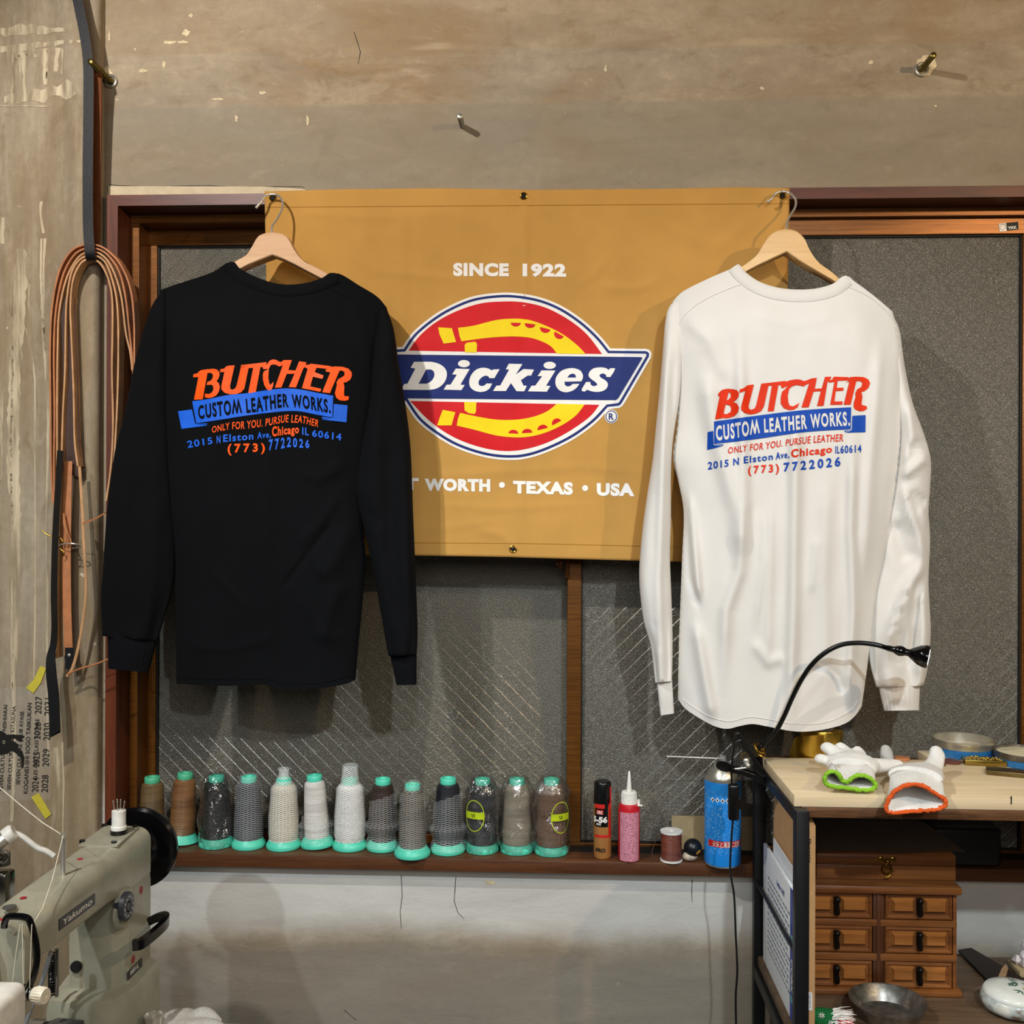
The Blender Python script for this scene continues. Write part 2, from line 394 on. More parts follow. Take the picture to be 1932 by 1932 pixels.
bm = NB()
for k, (x, y, a, b) in enumerate([(270, 134, 7, 3), (309, 122, 3, 7), (446, 223, 2.5, 7), (352, 62, 7, 6), (320, 80, 14, 3), (345, 79, 9, 2.5), (495, 175, 6, 3), (580, 228, 3, 10), (1643, 118, 6, 4), (360, 30, 4, 4), (412, 187, 10, 2), (255, 93, 2, 2), (1765, 200, 3, 2), (206, 70, 2, 9), (925, 1665, 12, 4)]):
    put(bm, flat([blob_poly(x, y, a, b, 12, .4, k)]), wf(.0008), 0)
put(bm, flat([blob_poly(1745, 124, 20, 19, 18, .22, 77)]), wf(.0012), 0)
put(bm, flat([blob_poly(200, 140, 12, 14, 14, .25, 78)]), wf(.0012), 0)
part('plaster_chip', bm, m_chip, wall)
bm = NB()      # pale mortar strip above the frame
prism(bm, [P(204, 351, -.002), P(500, 352, -.002), P(577, 357, -.002), P(577, 372, -.002), P(204, 372, -.002)], (0, .004, 0)); part('mortar_strip', bm, m_pale, wall)

bm = NB()      # the projecting wall section on the left, with a rounded outer corner
XC, YP, RC = -.883, -.03, .014
pr = [(-2.2, .02), (-2.2, YP)]+[(XC-RC+RC*math.sin(a*PI/16), YP+RC-RC*math.cos(a*PI/16)) for a in range(9)]+[(XC, .02)]
rings(bm, [[Vector((x, y, z)) for x, y in pr] for z in (0, 1, 2, 3.0)], True)
wl = struct('wall_left', bm, m_pillar)
bm = NB()
drips = [[(85, 450, 5), (82, 500, 4), (82, 560, 5), (80, 600, 5), (84, 660, 6), (92, 760, 6), (90, 860, 5), (88, 1000, 5), (90, 1150, 4), (88, 1290, 4), (92, 1440, 4)],
    [(78, 450, 4), (77, 520, 4), (80, 590, 4), (86, 665, 3)], [(40, 470, 16), (38, 540, 26), (34, 600, 24), (28, 700, 22), (26, 800, 24), (25, 900, 22), (32, 1000, 16), (36, 1090, 12), (30, 1160, 9), (27, 1290, 8), (25, 1420, 9), (22, 1550, 7)],
    [(22, 560, 4), (24, 700, 4), (20, 850, 4), (23, 1000, 3), (22, 1160, 4), (22, 1300, 4)], [(50, 620, 3), (55, 650, 3), (60, 665, 3), (66, 720, 4), (66, 860, 3), (67, 1010, 3), (66, 1180, 3), (64, 1280, 3)], [(56, 535, 4), (54, 575, 4), (59, 600, 3), (57, 640, 4)],
    [(5, 410, 7), (3, 460, 9)], [(78, 380, 6), (76, 400, 4), (82, 440, 5)], [(118, 1400, 4), (120, 1480, 3), (118, 1600, 3)], [(105, 1410, 9), (108, 1470, 10), (104, 1545, 8), (94, 1600, 5)], [(131, 480, 2), (134, 700, 2)], [(2, 905, 5), (4, 700, 6)]]
for k, d_ in enumerate(drips): put(bm, flat([streak(d_, k+20, .22)]), lambda x, y: P(x, y, YP-.0006), 0)
for k, (x0, x1, y0, y1, wd) in enumerate([(22, 24, 92, 198, 10), (30, 29, 95, 195, 8), (37, 40, 95, 185, 4), (46, 47, 95, 192, 8), (56, 60, 92, 110, 18), (82, 86, 92, 160, 8), (95, 88, 95, 150, 6), (108, 106, 90, 135, 8), (118, 117, 92, 140, 3)]):
    put(bm, flat([streak([(x0, y0, wd*1.7), ((x0+x1)/2, (y0+y1)/2, wd*.8), (x1, y1, wd)], k+50, .5)]), lambda x, y: P(x, y, YP-.0007), 0)
put(bm, flat([streak([(0, 92, 12), (50, 88, 14), (100, 82, 9), (155, 78, 4)], 70, .5)]), lambda x, y: P(x, y, YP-.0008), 0)
put(bm, flat([streak([(8, 190, 12), (60, 185, 22), (110, 172, 28), (140, 165, 22)], 71, .6)]), lambda x, y: P(x, y, YP-.0009), 0)
put(bm, flat([streak([(0, 60, 14), (60, 55, 18), (130, 56, 8)], 72, .6)]), lambda x, y: P(x, y, YP-.0009), 0)
put(bm, flat([streak([(0, 200, 2), (60, 200, 2), (97, 201, 2.5), (97, 240, 1)], 73, .3)]), lambda x, y: P(x, y, YP-.001), 0)
part('plaster_drips', bm, m_drip, wl)
bm = NB()      # floor, ceiling and the other walls of the room
box(bm, -2.25, 2.15, -3.8, .1, -.08, 0); struct('floor', bm, m_floor)
bm = NB(); box(bm, -2.25, 2.15, -3.8, .1, 3.0, 3.08); struct('ceiling', bm, m_roomwall)
bm = NB(); box(bm, 2.1, 2.16, -3.8, 0, 0, 3.0); struct('wall_right', bm, m_roomwall)
bm = NB(); box(bm, -2.26, -2.2, -3.8, -.03, 0, 3.0); struct('wall_side', bm, m_roomwall)
bm = NB(); box(bm, -2.26, 2.16, -3.88, -3.8, 0, 3.0); struct('wall_front', bm, m_roomwall)

# window casing of stained wood, sill board
CW = .021
bm = NB()
x0, x1 = XL, XR; z0, z1 = .907, ZT
hd = [(x0, z1), (x1, z1), (x1-CW, z1-CW), (x0+CW, z1-CW)]
prism(bm, [(x, -.015, z) for x, z in hd], (0, .06, 0), 0)
struct('trim_1', bm, m_casing, smooth=20)
bm = NB()
prism(bm, [(x0, -.015, z1), (x0+CW, -.015, z1-CW), (x0+CW, -.015, z0), (x0, -.015, z0)], (0, .06, 0), 0)
prism(bm, [(x1, -.015, z1), (x1-CW, -.015, z1-CW), (x1-CW, -.015, z0), (x1, -.015, z0)], (0, .06, 0), 0)
struct('trim_2', bm, m_casing_v, smooth=20)
bm = NB(); box(bm, XL, XR, -.03, .058, .883, .907, 0, .0015); struct('trim_3', bm, m_sill)
ZS = .907
# aluminium window: fixed frame, two sliding sashes with wired figured glass
def zt(py, Y, px=700): return P(px, py, Y).z
bm = NB()
ax0, ax1, az1 = XL+CW, XR-CW, ZT-CW
box(bm, ax0, ax1, .045, .15, az1-.017, az1, 0, .001); box(bm, ax0, ax0+.017, .045, .15, ZS, az1-.017, 0, .001)
box(bm, ax1-.017, ax1, .045, .15, ZS, az1-.017, 0, .001); box(bm, ax0+.017, ax1-.017, .13, .15, .88, ZS+.004, 0, .001)
box(bm, ax0+.017, ax1-.017, .128, .15, az1-.028, az1-.017, 0, 0)
box(bm, ax0+.018, ax1-.018, .022, .0585, ZS-.002, ZS+.0006, 1, 0)
fr_ = struct('window_1', bm, [m_alu, m_gasket], smooth=20)
def sash(px_l, px_r, Y, rail_top, rail_bot, gl_l, gl_r, parent, px_ref):
    th = .03
    xl, xr = P(px_l, 900, Y).x, P(px_r, 900, Y).x; gl, gr = P(gl_l, 900, Y).x, P(gl_r, 900, Y).x
    zt_, zg = P(px_ref, rail_top, Y).z, P(px_ref, rail_bot, Y).z; zb, zgb = ZS-.03, P(1300, 1590, .073).z
    bm = NB()
    box(bm, xl, xr, Y, Y+th, zg, zt_, 0, .0015); box(bm, xl, xr, Y, Y+th, zb, zgb, 0, .0015)
    box(bm, xl, gl, Y, Y+th, zgb, zg, 0, .0015); box(bm, gr, xr, Y, Y+th, zgb, zg, 0, .0015)
    s = part('sash_frame', bm, [m_alu, m_gasket], parent, 20)
    bm = NB(); g = .0022
    for a in ((gl, gr, zg-g, zg), (gl, gr, zgb, zgb+g), (gl, gl+g, zgb, zg), (gr-g, gr, zgb, zg)): box(bm, a[0], a[1], Y+.006, Y+.02, a[2], a[3])
    part('glazing_gasket', bm, m_gasket, s)
    bm = NB(); box(bm, gl, gr, Y+.013, Y+.019, zgb, zg, 0)
    st = .0315; yw = Y+.0127; r = .00036; lo, hi = gl+.002, gr-.002; zl, zh = zgb+.002, zg-.002
    for sg in (1, -1):
        k0 = int(((zl)-(hi if sg > 0 else -lo))/st)-2; k1 = int((zh-(lo if sg > 0 else -hi))/st)+2
        for k in range(k0, k1):
            c_ = k*st+.011          # z = sg*x + c
            xs = sorted(((zl-c_)/sg, (zh-c_)/sg)); a, b = max(lo, xs[0]), min(hi, xs[1])
            if b-a < .004: continue
            cyl(bm, (a, yw, sg*a+c_), (b, yw, sg*b+c_), r, 6, 1)
    part('glass_pane', bm, [m_glass, m_wire], s); return s
sl = sash(258, 1112, .095, 421, 462, 295, 1082, fr_, 420)
sr = sash(1071, 1960, .06, 409, 443, 1098, 1929, fr_, 1700)
bm = NB()      # crescent lock on the meeting stile, under the banner's hem
a = P(1066, 1055, .058); b = P(1072, 1090, .058)
box(bm, a.x, b.x+.002, .046, .07, b.z, a.z+.03, 0, .003); p = P(1055, 1060, .05); cyl(bm, p+Vector((0, -.008, 0)), p+Vector((0, .03, 0)), .007, 16)
tube(bm, [P(1062, 1040, .05), P(1056, 1056, .044), P(1056, 1074, .044)], .0035, 8)
part('window_lock', bm, m_alu, fr_)
# maker's sticker on the right sash rail
st_ = thing('window_sticker', 'small white and black maker sticker on the top rail of the right window', 'sticker', P(1904, 428, .0585))
bm = NB(); prism(bm, [P(1884, 422, .0598), P(1898, 420.5, .0598), P(1899, 436, .0598), P(1886, 437, .0598)], (0, -.0008, 0)); part('white_panel', bm, m_whiteplastic, st_)
bm = NB(); prism(bm, [P(1898, 420.5, .0598), P(1920.5, 418.5, .0598), P(1921.5, 433, .0598), P(1899, 435.5, .0598)], (0, -.0008, 0)); part('black_panel', bm, m_gasket, st_)
bm = NB(); text_between(bm, 'YKK', [(1902, 433), (1919, 431)], [(1901, 427.5), (1918, 426)], lambda x, y: P(x, y, .0586), .03); part('lettering', bm, m_whiteplastic, st_)
bm = NB(); c_ = P(1891.8, 428.5, .0588); torus(bm, c_, .0052, .0004, (0, 1, 0), 24, 4); part('ring_mark', bm, M_plain('sticker_orange', rgb('#c98a50'), .5), st_)

# threaded bolts left in the wall
def bolt(base, tip_len, label, name='wall_bolt', m=None, washer=True):
    t_ = thing(name, label, 'bolt', base, 'old bolts standing out of the concrete')
    bm = NB(); b = Vector(base); prof = []
    L = tip_len; n = int(L/.0016)
    for i in range(n): prof += [(.0056, i*.0016), (.0050, i*.0016+.0008)]
    prof += [(.0056, L-.001), (.0046, L)]
    lathe(bm, prof, b, dirv=Vector((0, -1, 0)), seg=16); part('rod', bm, m or m_brassy, t_, 60)
    if washer:
        bm = NB(); torus(bm, b+Vector((0, -.003, 0)), .0105, .0032, (0, 1, 0), 20, 8); part('collar', bm, m_steel, t_)
    return t_
bolt(P(1738, 132, 0), .064, 'greenish threaded bolt in a chipped patch of concrete, upper right of the wall')
bolt(P(872, 238, 0), .05, 'bright steel bolt in the bare concrete above the tan banner', m=m_steel, washer=False)
bolt(P(206, 154, 0)+Vector((.004, 0, 0)), .09, 'bolt at the wall corner from which the black leather strap hangs', m=m_brassy)

# ================================================================== canvas banner with its emblem
m_canvas = M_cloth('duck_canvas', rgb('#c0914c'), .9, 700, .35, .07)
m_pw = M_plain('print_white', rgb('#ece8e2'), .45, var=.04, scale=30, spec=.4)
m_pn = M_plain('print_navy', rgb('#14276c'), .5, var=.12, scale=30, spec=.2)
m_pr = M_plain('print_red', rgb('#d00c16'), .5, var=.06, scale=30, spec=.2)
m_py = M_plain('print_yellow', rgb('#f2d400'), .5, var=.04, scale=30, spec=.2)
def sm(a, b, x): t_ = max(0, min(1, (x-a)/(b-a))); return t_*t_*(3-2*t_)
def ridge(px, py, lines):
    s = 0
    for pts, amp, sig in lines:
        best = 1e9; bt = 0
        L = len(pts)-1
        for i in range(L):
            ax, ay = pts[i]; bx, by = pts[i+1]; dx, dy = bx-ax, by-ay
            k = max(0, min(1, ((px-ax)*dx+(py-ay)*dy)/(dx*dx+dy*dy+1e-9))); d = math.hypot(px-ax-dx*k, py-ay-dy*k)
            if d < best: best = d; bt = (i+k)/L
        if best < 3*sig: s += amp*math.exp(-(best/sig)**2)*min(1, 6*bt+.15, 6*(1-bt)+.15)
    return s*.001
BAN_F = [([(990, 360), (988, 600), (984, 800), (980, 1050)], 3.0, 9), ([(760, 400), (755, 500), (760, 640)], 2.5, 14), ([(1235, 500), (1240, 700), (1230, 1000)], 2.0, 16),
    ([(700, 510), (800, 520), (900, 530)], 1.6, 8), ([(1130, 540), (1200, 545), (1240, 530)], 2.2, 8), ([(1240, 600), (1300, 760), (1310, 900)], 2, 14), ([(560, 400), (700, 410), (860, 400)], 1.5, 10), ([(1250, 420), (1350, 470), (1440, 400)], 2, 14),
    ([(800, 900), (950, 890), (1100, 880), (1200, 890)], 1.4, 8), ([(820, 950), (930, 960), (1120, 950)], 1.4, 8), ([(800, 1000), (930, 985)], 1.2, 7), ([(968, 1036), (950, 1010), (900, 1000)], 2, 8), ([(1150, 480), (1120, 520), (1090, 540)], 1.5, 7)]
def bany(px, py):
    n = noise.noise(Vector((px*.006, py*.009, 1.3)))*.0022+noise.noise(Vector((px*.02, py*.03, 4)))*.0007
    return -.0275-ridge(px, py, BAN_F)-n-.004*sm(900, 1060, py)
def banp(px, py, lift=0): return P(px, py, bany(px, py)-lift)
ban = thing('canvas_banner', 'large tan canvas banner with red, blue and yellow horseshoe emblem over the window', 'banner', P(990, 1055, -.03))
bm = NB(); top = Poly([(499, 361), (640, 357), (830, 355), (1000, 358), (1250, 356), (1400, 353), (1490, 355)])
bot = Poly([(512, 1046), (780, 1048), (960, 1051), (985, 1052), (1280, 1060), (1477, 1062)])
NU, NV = 200, 140
g = []
for j in range(NV+1):
    v_ = j/NV; row = []
    for i in range(NU+1):
        u = i/NU; a, b = top.at(u), bot.at(u); e = (499+(503-499)*sm(0, .2, v_)+9*v_-a[0])*(1-u)*(1 if u < .01 else 0)
        row.append(bm.verts.new(banp(a[0]+(b[0]-a[0])*v_, a[1]+(b[1]-a[1])*v_)))
    g.append(row)
for j in range(NV):
    for i in range(NU): face(bm, (g[j][i], g[j+1][i], g[j+1][i+1], g[j][i+1]))
o = part('cloth', bm, m_canvas, ban, 60); s_ = o.modifiers.new('thick', 'SOLIDIFY'); s_.thickness = .0012; s_.offset = -1
m_hem = M_cloth('hem_thread', rgb('#b07c34'), .9, 700, .2)
bm = NB()
for a, b in (((503, 391), (1488, 384)), ((780, 1024), (985, 1025)), ((985, 1025), (1290, 1032))):
    pts = [banp(a[0]+(b[0]-a[0])*k/60, a[1]+(b[1]-a[1])*k/60, .0002) for k in range(61)]; tube(bm, pts, .0007, 5); part('hem_stitching', bm, m_hem, ban); bm = NB()

for (x, y) in ((515, 373), (988, 370), (1476, 369), (968, 1036)):
    bm = NB(); p = banp(x, y); torus(bm, p+Vector((0, -.0008, 0)), .0058, .0016, (0, 1, 0), 20, 8, 0); cyl(bm, p+Vector((0, -.0006, 0)), p+Vector((0, .004, 0)), .0045, 16, 1)
    part('grommet', bm, [m_brass, m_hole], ban)
lf = [0]
def emb(name, geos, m_, lift, cut=12, par=None):
    bm = NB()
    for g_ in geos: put(bm, g_, lambda x, y: banp(x, y, lift), 0, cut)
    return part(name, bm, m_, par or ban, 60)
LG = lambda pts: [(740+x/3.864, 530+y/3.864) for x, y in pts]
arc_t = [(75, 480), (150, 375), (280, 265), (420, 180), (580, 115), (750, 88), (900, 88), (1080, 120), (1240, 185), (1390, 285), (1510, 395), (1590, 492)]
arc_b = [(1580, 935), (1480, 1040), (1330, 1150), (1150, 1240), (980, 1295), (820, 1305), (650, 1280), (460, 1215), (300, 1120), (180, 1020), (90, 890)]
at = [(p.x, p.y) for p in cat(arc_t, 5)]; ab = [(p.x, p.y) for p in cat(arc_b, 5)]
outer = at+[(1850, 495), (1878, 505), (1891, 530), (1886, 560), (1690, 895), (1675, 915), (1655, 926)]+ab+[(-60, 870), (-240, 868), (-250, 840), (-60, 490)]
emb('emblem_outline', [flat([LG(outer)])], m_pw, .0009)
emb('emblem_ring', [flat([LG(offs(outer, 17))])], m_pn, .0013)
emb('emblem_field', [flat([LG(offs(outer, 36))])], m_pw, .0017)
red_u = [(p.x, p.y) for p in cat([(120, 508), (200, 400), (320, 300), (470, 220), (640, 165), (800, 150), (950, 155), (1120, 195), (1290, 285), (1420, 390), (1530, 533)], 5)]
red_l = [(130, 875), (1510, 903)]+[(p.x, p.y) for p in cat([(1510, 903), (1440, 990), (1300, 1090), (1150, 1170), (1000, 1220), (850, 1240), (700, 1225), (530, 1175), (380, 1100), (250, 1000), (130, 875)], 5)][1:-1]
emb('red_field', [flat([LG(red_u)]), flat([LG(red_l)])], m_pr, .0021)
CV = lambda pts: [(p.x, p.y) for p in cat(pts, 4)]
yel = [CV([(480, 342), (600, 325), (760, 285), (900, 275), (1020, 290), (1150, 340), (1260, 400), (1350, 470), (1410, 533)])+CV([(1200, 530), (1160, 480), (1100, 445), (1010, 415), (900, 405), (780, 408), (650, 420), (505, 440)])+[(490, 400)],
    [(335, 338), (435, 345), (465, 445), (375, 457), (345, 390)], [(530, 520), (528, 465), (545, 450), (605, 443), (618, 458), (615, 522)],
    CV([(495, 962), (600, 985), (750, 1010), (900, 1012), (1030, 990), (1130, 950), (1200, 895)])+CV([(1403, 900), (1340, 980), (1240, 1050), (1120, 1105), (1000, 1135), (880, 1140), (750, 1125), (600, 1085), (470, 1055)])+[(480, 1000)],
    [(368, 940), (460, 957), (432, 1053), (328, 1053), (345, 1000)], [(525, 882), (613, 884), (610, 955), (600, 970), (560, 965), (528, 945)]]
emb('yellow_horseshoe', [flat([LG(q)]) for q in yel], m_py, .0025)
def half(cx, cy, rx, ry, rot, up): return [(cx+math.cos(a)*rx*math.cos(rot)-s_*math.sin(rot), cy+math.cos(a)*rx*math.sin(rot)+s_*math.cos(rot)) for a in [PI*k/10 for k in range(11)] for s_ in [math.sin(a)*ry*(-1 if up else 1)]]
slots = [half(901, 305, 37, 28, .02, 0), half(1005, 312, 39, 32, .12, 0), half(1116, 345, 39, 34, .25, 0), half(1218, 387, 38, 36, .5, 0), half(883, 1112, 36, 27, .05, 1), half(984, 1108, 38, 30, -.05, 1), half(1097, 1080, 38, 32, -.25, 1), half(1200, 1036, 36, 34, -.5, 1)]
for q in slots: emb('nail_slot', [flat([LG(q)])], m_pr, .0029)
emb('blue_band', [flat([LG([(-60, 535), (1815, 555), (1824, 562), (1648, 855), (1630, 868), (-220, 853)])])], m_pn, .0029)
D1 = lambda pts: [(760+x/8.05, 660+y/8.05) for x, y in pts]
D2 = lambda pts: [(960+x/6.9, 660+y/6.9) for x, y in pts]
ell = lambda cx, cy, rx, ry: [(cx+rx*math.cos(2*PI*k/24), cy+ry*math.sin(2*PI*k/24)) for k in range(24)]
script_ = [[D1([(170, 182)]+CV([(430, 182), (530, 205), (610, 250), (660, 315), (668, 390), (645, 470), (590, 540), (510, 588), (400, 610)])+[(-20, 606), (20, 520), (70, 515), (190, 285), (120, 272)]), D1([(355, 298)]+CV([(430, 299), (470, 330), (480, 385), (460, 440), (420, 485), (360, 515)])+[(240, 515)])],
    [D1(ell(928, 210, 90, 55))], [D1([(805, 285), (1015, 292), (875, 530), (940, 535), (890, 612), (620, 605), (665, 530), (725, 528), (820, 378), (750, 372)])],
    [D1([(1470, 295), (1390, 430), (1315, 430)]+CV([(1300, 405), (1265, 392), (1220, 405), (1175, 440), (1150, 490), (1160, 535), (1200, 550), (1240, 540), (1270, 512)])+[(1358, 512)]+CV([(1320, 585), (1260, 625), (1180, 640), (1090, 620), (1025, 565), (1008, 490), (1030, 400), (1090, 320), (1160, 282), (1230, 272), (1300, 285), (1345, 312)])+[(1375, 298)])],
    [[(960, 686.3), (985.7, 686.9), (973.2, 706.7), (987.5, 696.2), (1007.5, 697.4), (1002, 708.5), (995.5, 708.5), (982.9, 717.2), (987.5, 727.4), (994, 728), (989, 738.3), (974.5, 738), (964, 722.8), (954.4, 737.6), (930.2, 737.6), (936.4, 727.7), (943.9, 727.1), (960.6, 697.3), (954.4, 696.6)]],
    [D2(ell(532, 202, 80, 47))], [D2([(425, 268), (607, 270), (485, 468), (542, 470), (495, 545), (250, 540), (295, 468), (345, 465), (435, 342), (375, 342)])],
    [D2(CV([(965, 330), (962, 370), (945, 410)])+CV([(725, 415), (730, 455), (760, 475), (800, 470), (830, 445)])+CV([(918, 443), (880, 495), (820, 535), (740, 553), (665, 530), (620, 480), (605, 420), (620, 350), (670, 285), (740, 250), (820, 238), (890, 250), (940, 280), (965, 330)])[:-1]), D2(CV([(760, 362), (790, 325), (830, 310), (865, 325), (875, 362)]))],
    [D2([(1320, 240), (1385, 240), (1365, 290), (1320, 355), (1270, 352)]+CV([(1265, 325), (1230, 308), (1195, 315), (1180, 340), (1210, 370), (1260, 400), (1288, 440), (1280, 490), (1235, 530), (1160, 548), (1080, 540), (1020, 520)])+[(985, 545), (950, 535), (950, 510), (1005, 420), (1060, 418)]+CV([(1065, 450), (1095, 472), (1140, 465), (1150, 445), (1120, 415), (1060, 370), (1038, 330), (1055, 280), (1110, 240), (1190, 228), (1260, 238), (1300, 262)]))]]
emb('script_lettering', [flat(q) for q in script_], m_pw, .0034)
emb('registered_disc', [flat([LG(ell(1597, 988, 48, 50))])], m_pw, .0013)
emb('registered_ring', [flat([LG(ell(1597, 988, 42, 44)), LG(ell(1597, 988, 36, 38))])], m_pn, .0018)
bm = NB()
text_between(bm, 'R', [(1148.5, 791.5), (1158, 791.7)], [(1148.5, 779.5), (1158, 779.7)], lambda x, y: banp(x, y, .0018), .03, 0, 1, 0, 8); part('registered_letter', bm, m_pn, ban)
for s, b, t_ in (('SINCE', ((855, 519), (960, 519.5)), ((855, 496), (960, 497))), ('1922', ((986, 519.5), (1068, 520.5)), ((986, 497.5), (1068, 498))),
        ('FORT', ((672, 922), (790, 923)), ((672, 901), (790, 902))), ('WORTH', ((801, 924), (925, 926)), ((801, 903), (925, 904))), ('TEXAS', ((968, 929), (1081, 932)), ((968, 907), (1081, 910))), ('USA', ((1126, 933.5), (1197, 934.5)), ((1126, 911.5), (1197, 912)))):
    bm = NB(); text_between(bm, s, b, t_, lambda x, y: banp(x, y, .0009), .06, 0, 1.12, 0, 12); part('printed_word', bm, m_pw, ban)
for q in ((947, 915), (1104, 921)): emb('printed_dot', [flat([ell(*q, 5.6, 5.6)])], m_pw, .0009)

# ================================================================== wooden hangers
m_beech = M_wood('beech', rgb('#c79a70'), rgb('#deb58d'), 'x', .5, .8, .35)
m_birch = M_wood('birch', rgb('#cfa064'), rgb('#e4be84'), 'x', .45, .8, .4)
m_chrome = M_plain('chrome_wire', rgb('#dcd8ce'), .25, .75, var=.05)
def hanger(label, m_w, up_l, up_r, lo_l, lo_r, hook, Yc, Yend, seed):
    t_ = thing('clothes_hanger', label, 'hanger', P(lo_l[0][0], lo_l[0][1], Yc), 'wooden hangers on the banner')
    for nm, up, lo in (('arm', up_l, lo_l), ('arm', up_r, lo_r)):
        U, L = Poly([(p.x, p.y) for p in cat(up, 6)]), Poly([(p.x, p.y) for p in cat(lo, 6)]); rs = []; bm = NB(); n = 26
        for i in range(n+1):
            u = i/n; a, b = U.at(u), L.at(u); y = Yc+(Yend-Yc)*u*u; th = .03-.012*u; e = .0025
            A, B = P(a[0], a[1], y), P(b[0], b[1], y); d = (A-B).normalized()*e if (A-B).length > .008 else Vector((0, 0, .001))
            rs.append([B+d, A-d, A-d*.3+Vector((0, e*.7, 0)), A+Vector((0, th-e, 0))-d*.2, A+Vector((0, th, 0))-d, B+Vector((0, th, 0))+d, B+Vector((0, th-e, 0)), B+d*.3+Vector((0, e*.7, 0))])
        rings(bm, rs); part(nm, bm, m_w, t_, 40)
    bm = NB(); pts = cat(hook, 5); tube(bm, pts, .0021, 10); sphere(bm, pts[0], .003, 10); part('hook', bm, m_chrome, t_, 60); return t_
HB = hanger('wooden hanger holding the black shirt', m_beech,
    [(513.5, 437), (500, 438.5), (486, 445), (476, 462), (464, 480), (440, 494), (395, 528), (330, 566)], [(513.5, 437), (530, 439), (543, 447), (555, 470), (572, 491), (600, 505), (640, 530), (705, 586)],
    [(513.5, 482), (490, 491), (453, 508), (402, 540), (338, 574)], [(513.5, 482), (540, 492), (605, 526), (640, 547), (692, 594)],
    [P(484, 391, -.052), P(492, 382, -.05), P(500, 370, -.046), P(512, 366.5, -.044), P(525, 369, -.046), P(533, 380, -.055), P(532, 395, -.066), P(522, 415, -.08), P(513.5, 427, -.09), P(513.5, 441, -.095)], -.112, -.098, 1)
HW = hanger('wooden hanger holding the white shirt', m_birch,
    [(1484.5, 431), (1468, 433), (1452, 443), (1440, 460), (1428, 480), (1404, 499), (1352, 534), (1298, 574)], [(1484.5, 431), (1502, 434), (1518, 448), (1528, 470), (1545, 494), (1570, 512), (1608, 546), (1664, 594)],
    [(1484.5, 476), (1450, 492), (1410, 512), (1352, 548), (1306, 582)], [(1484.5, 476), (1520, 500), (1578, 534), (1606, 558), (1652, 602)],
    [P(1449, 380, -.048), P(1456, 375, -.048), P(1463, 365, -.046), P(1475, 361.5, -.044), P(1487, 363, -.046), P(1498, 371, -.055), P(1502, 382, -.06), P(1499, 394, -.068), P(1490, 409, -.08), P(1484.5, 421, -.09), P(1484.5, 436, -.095)], -.112, -.098, 2)

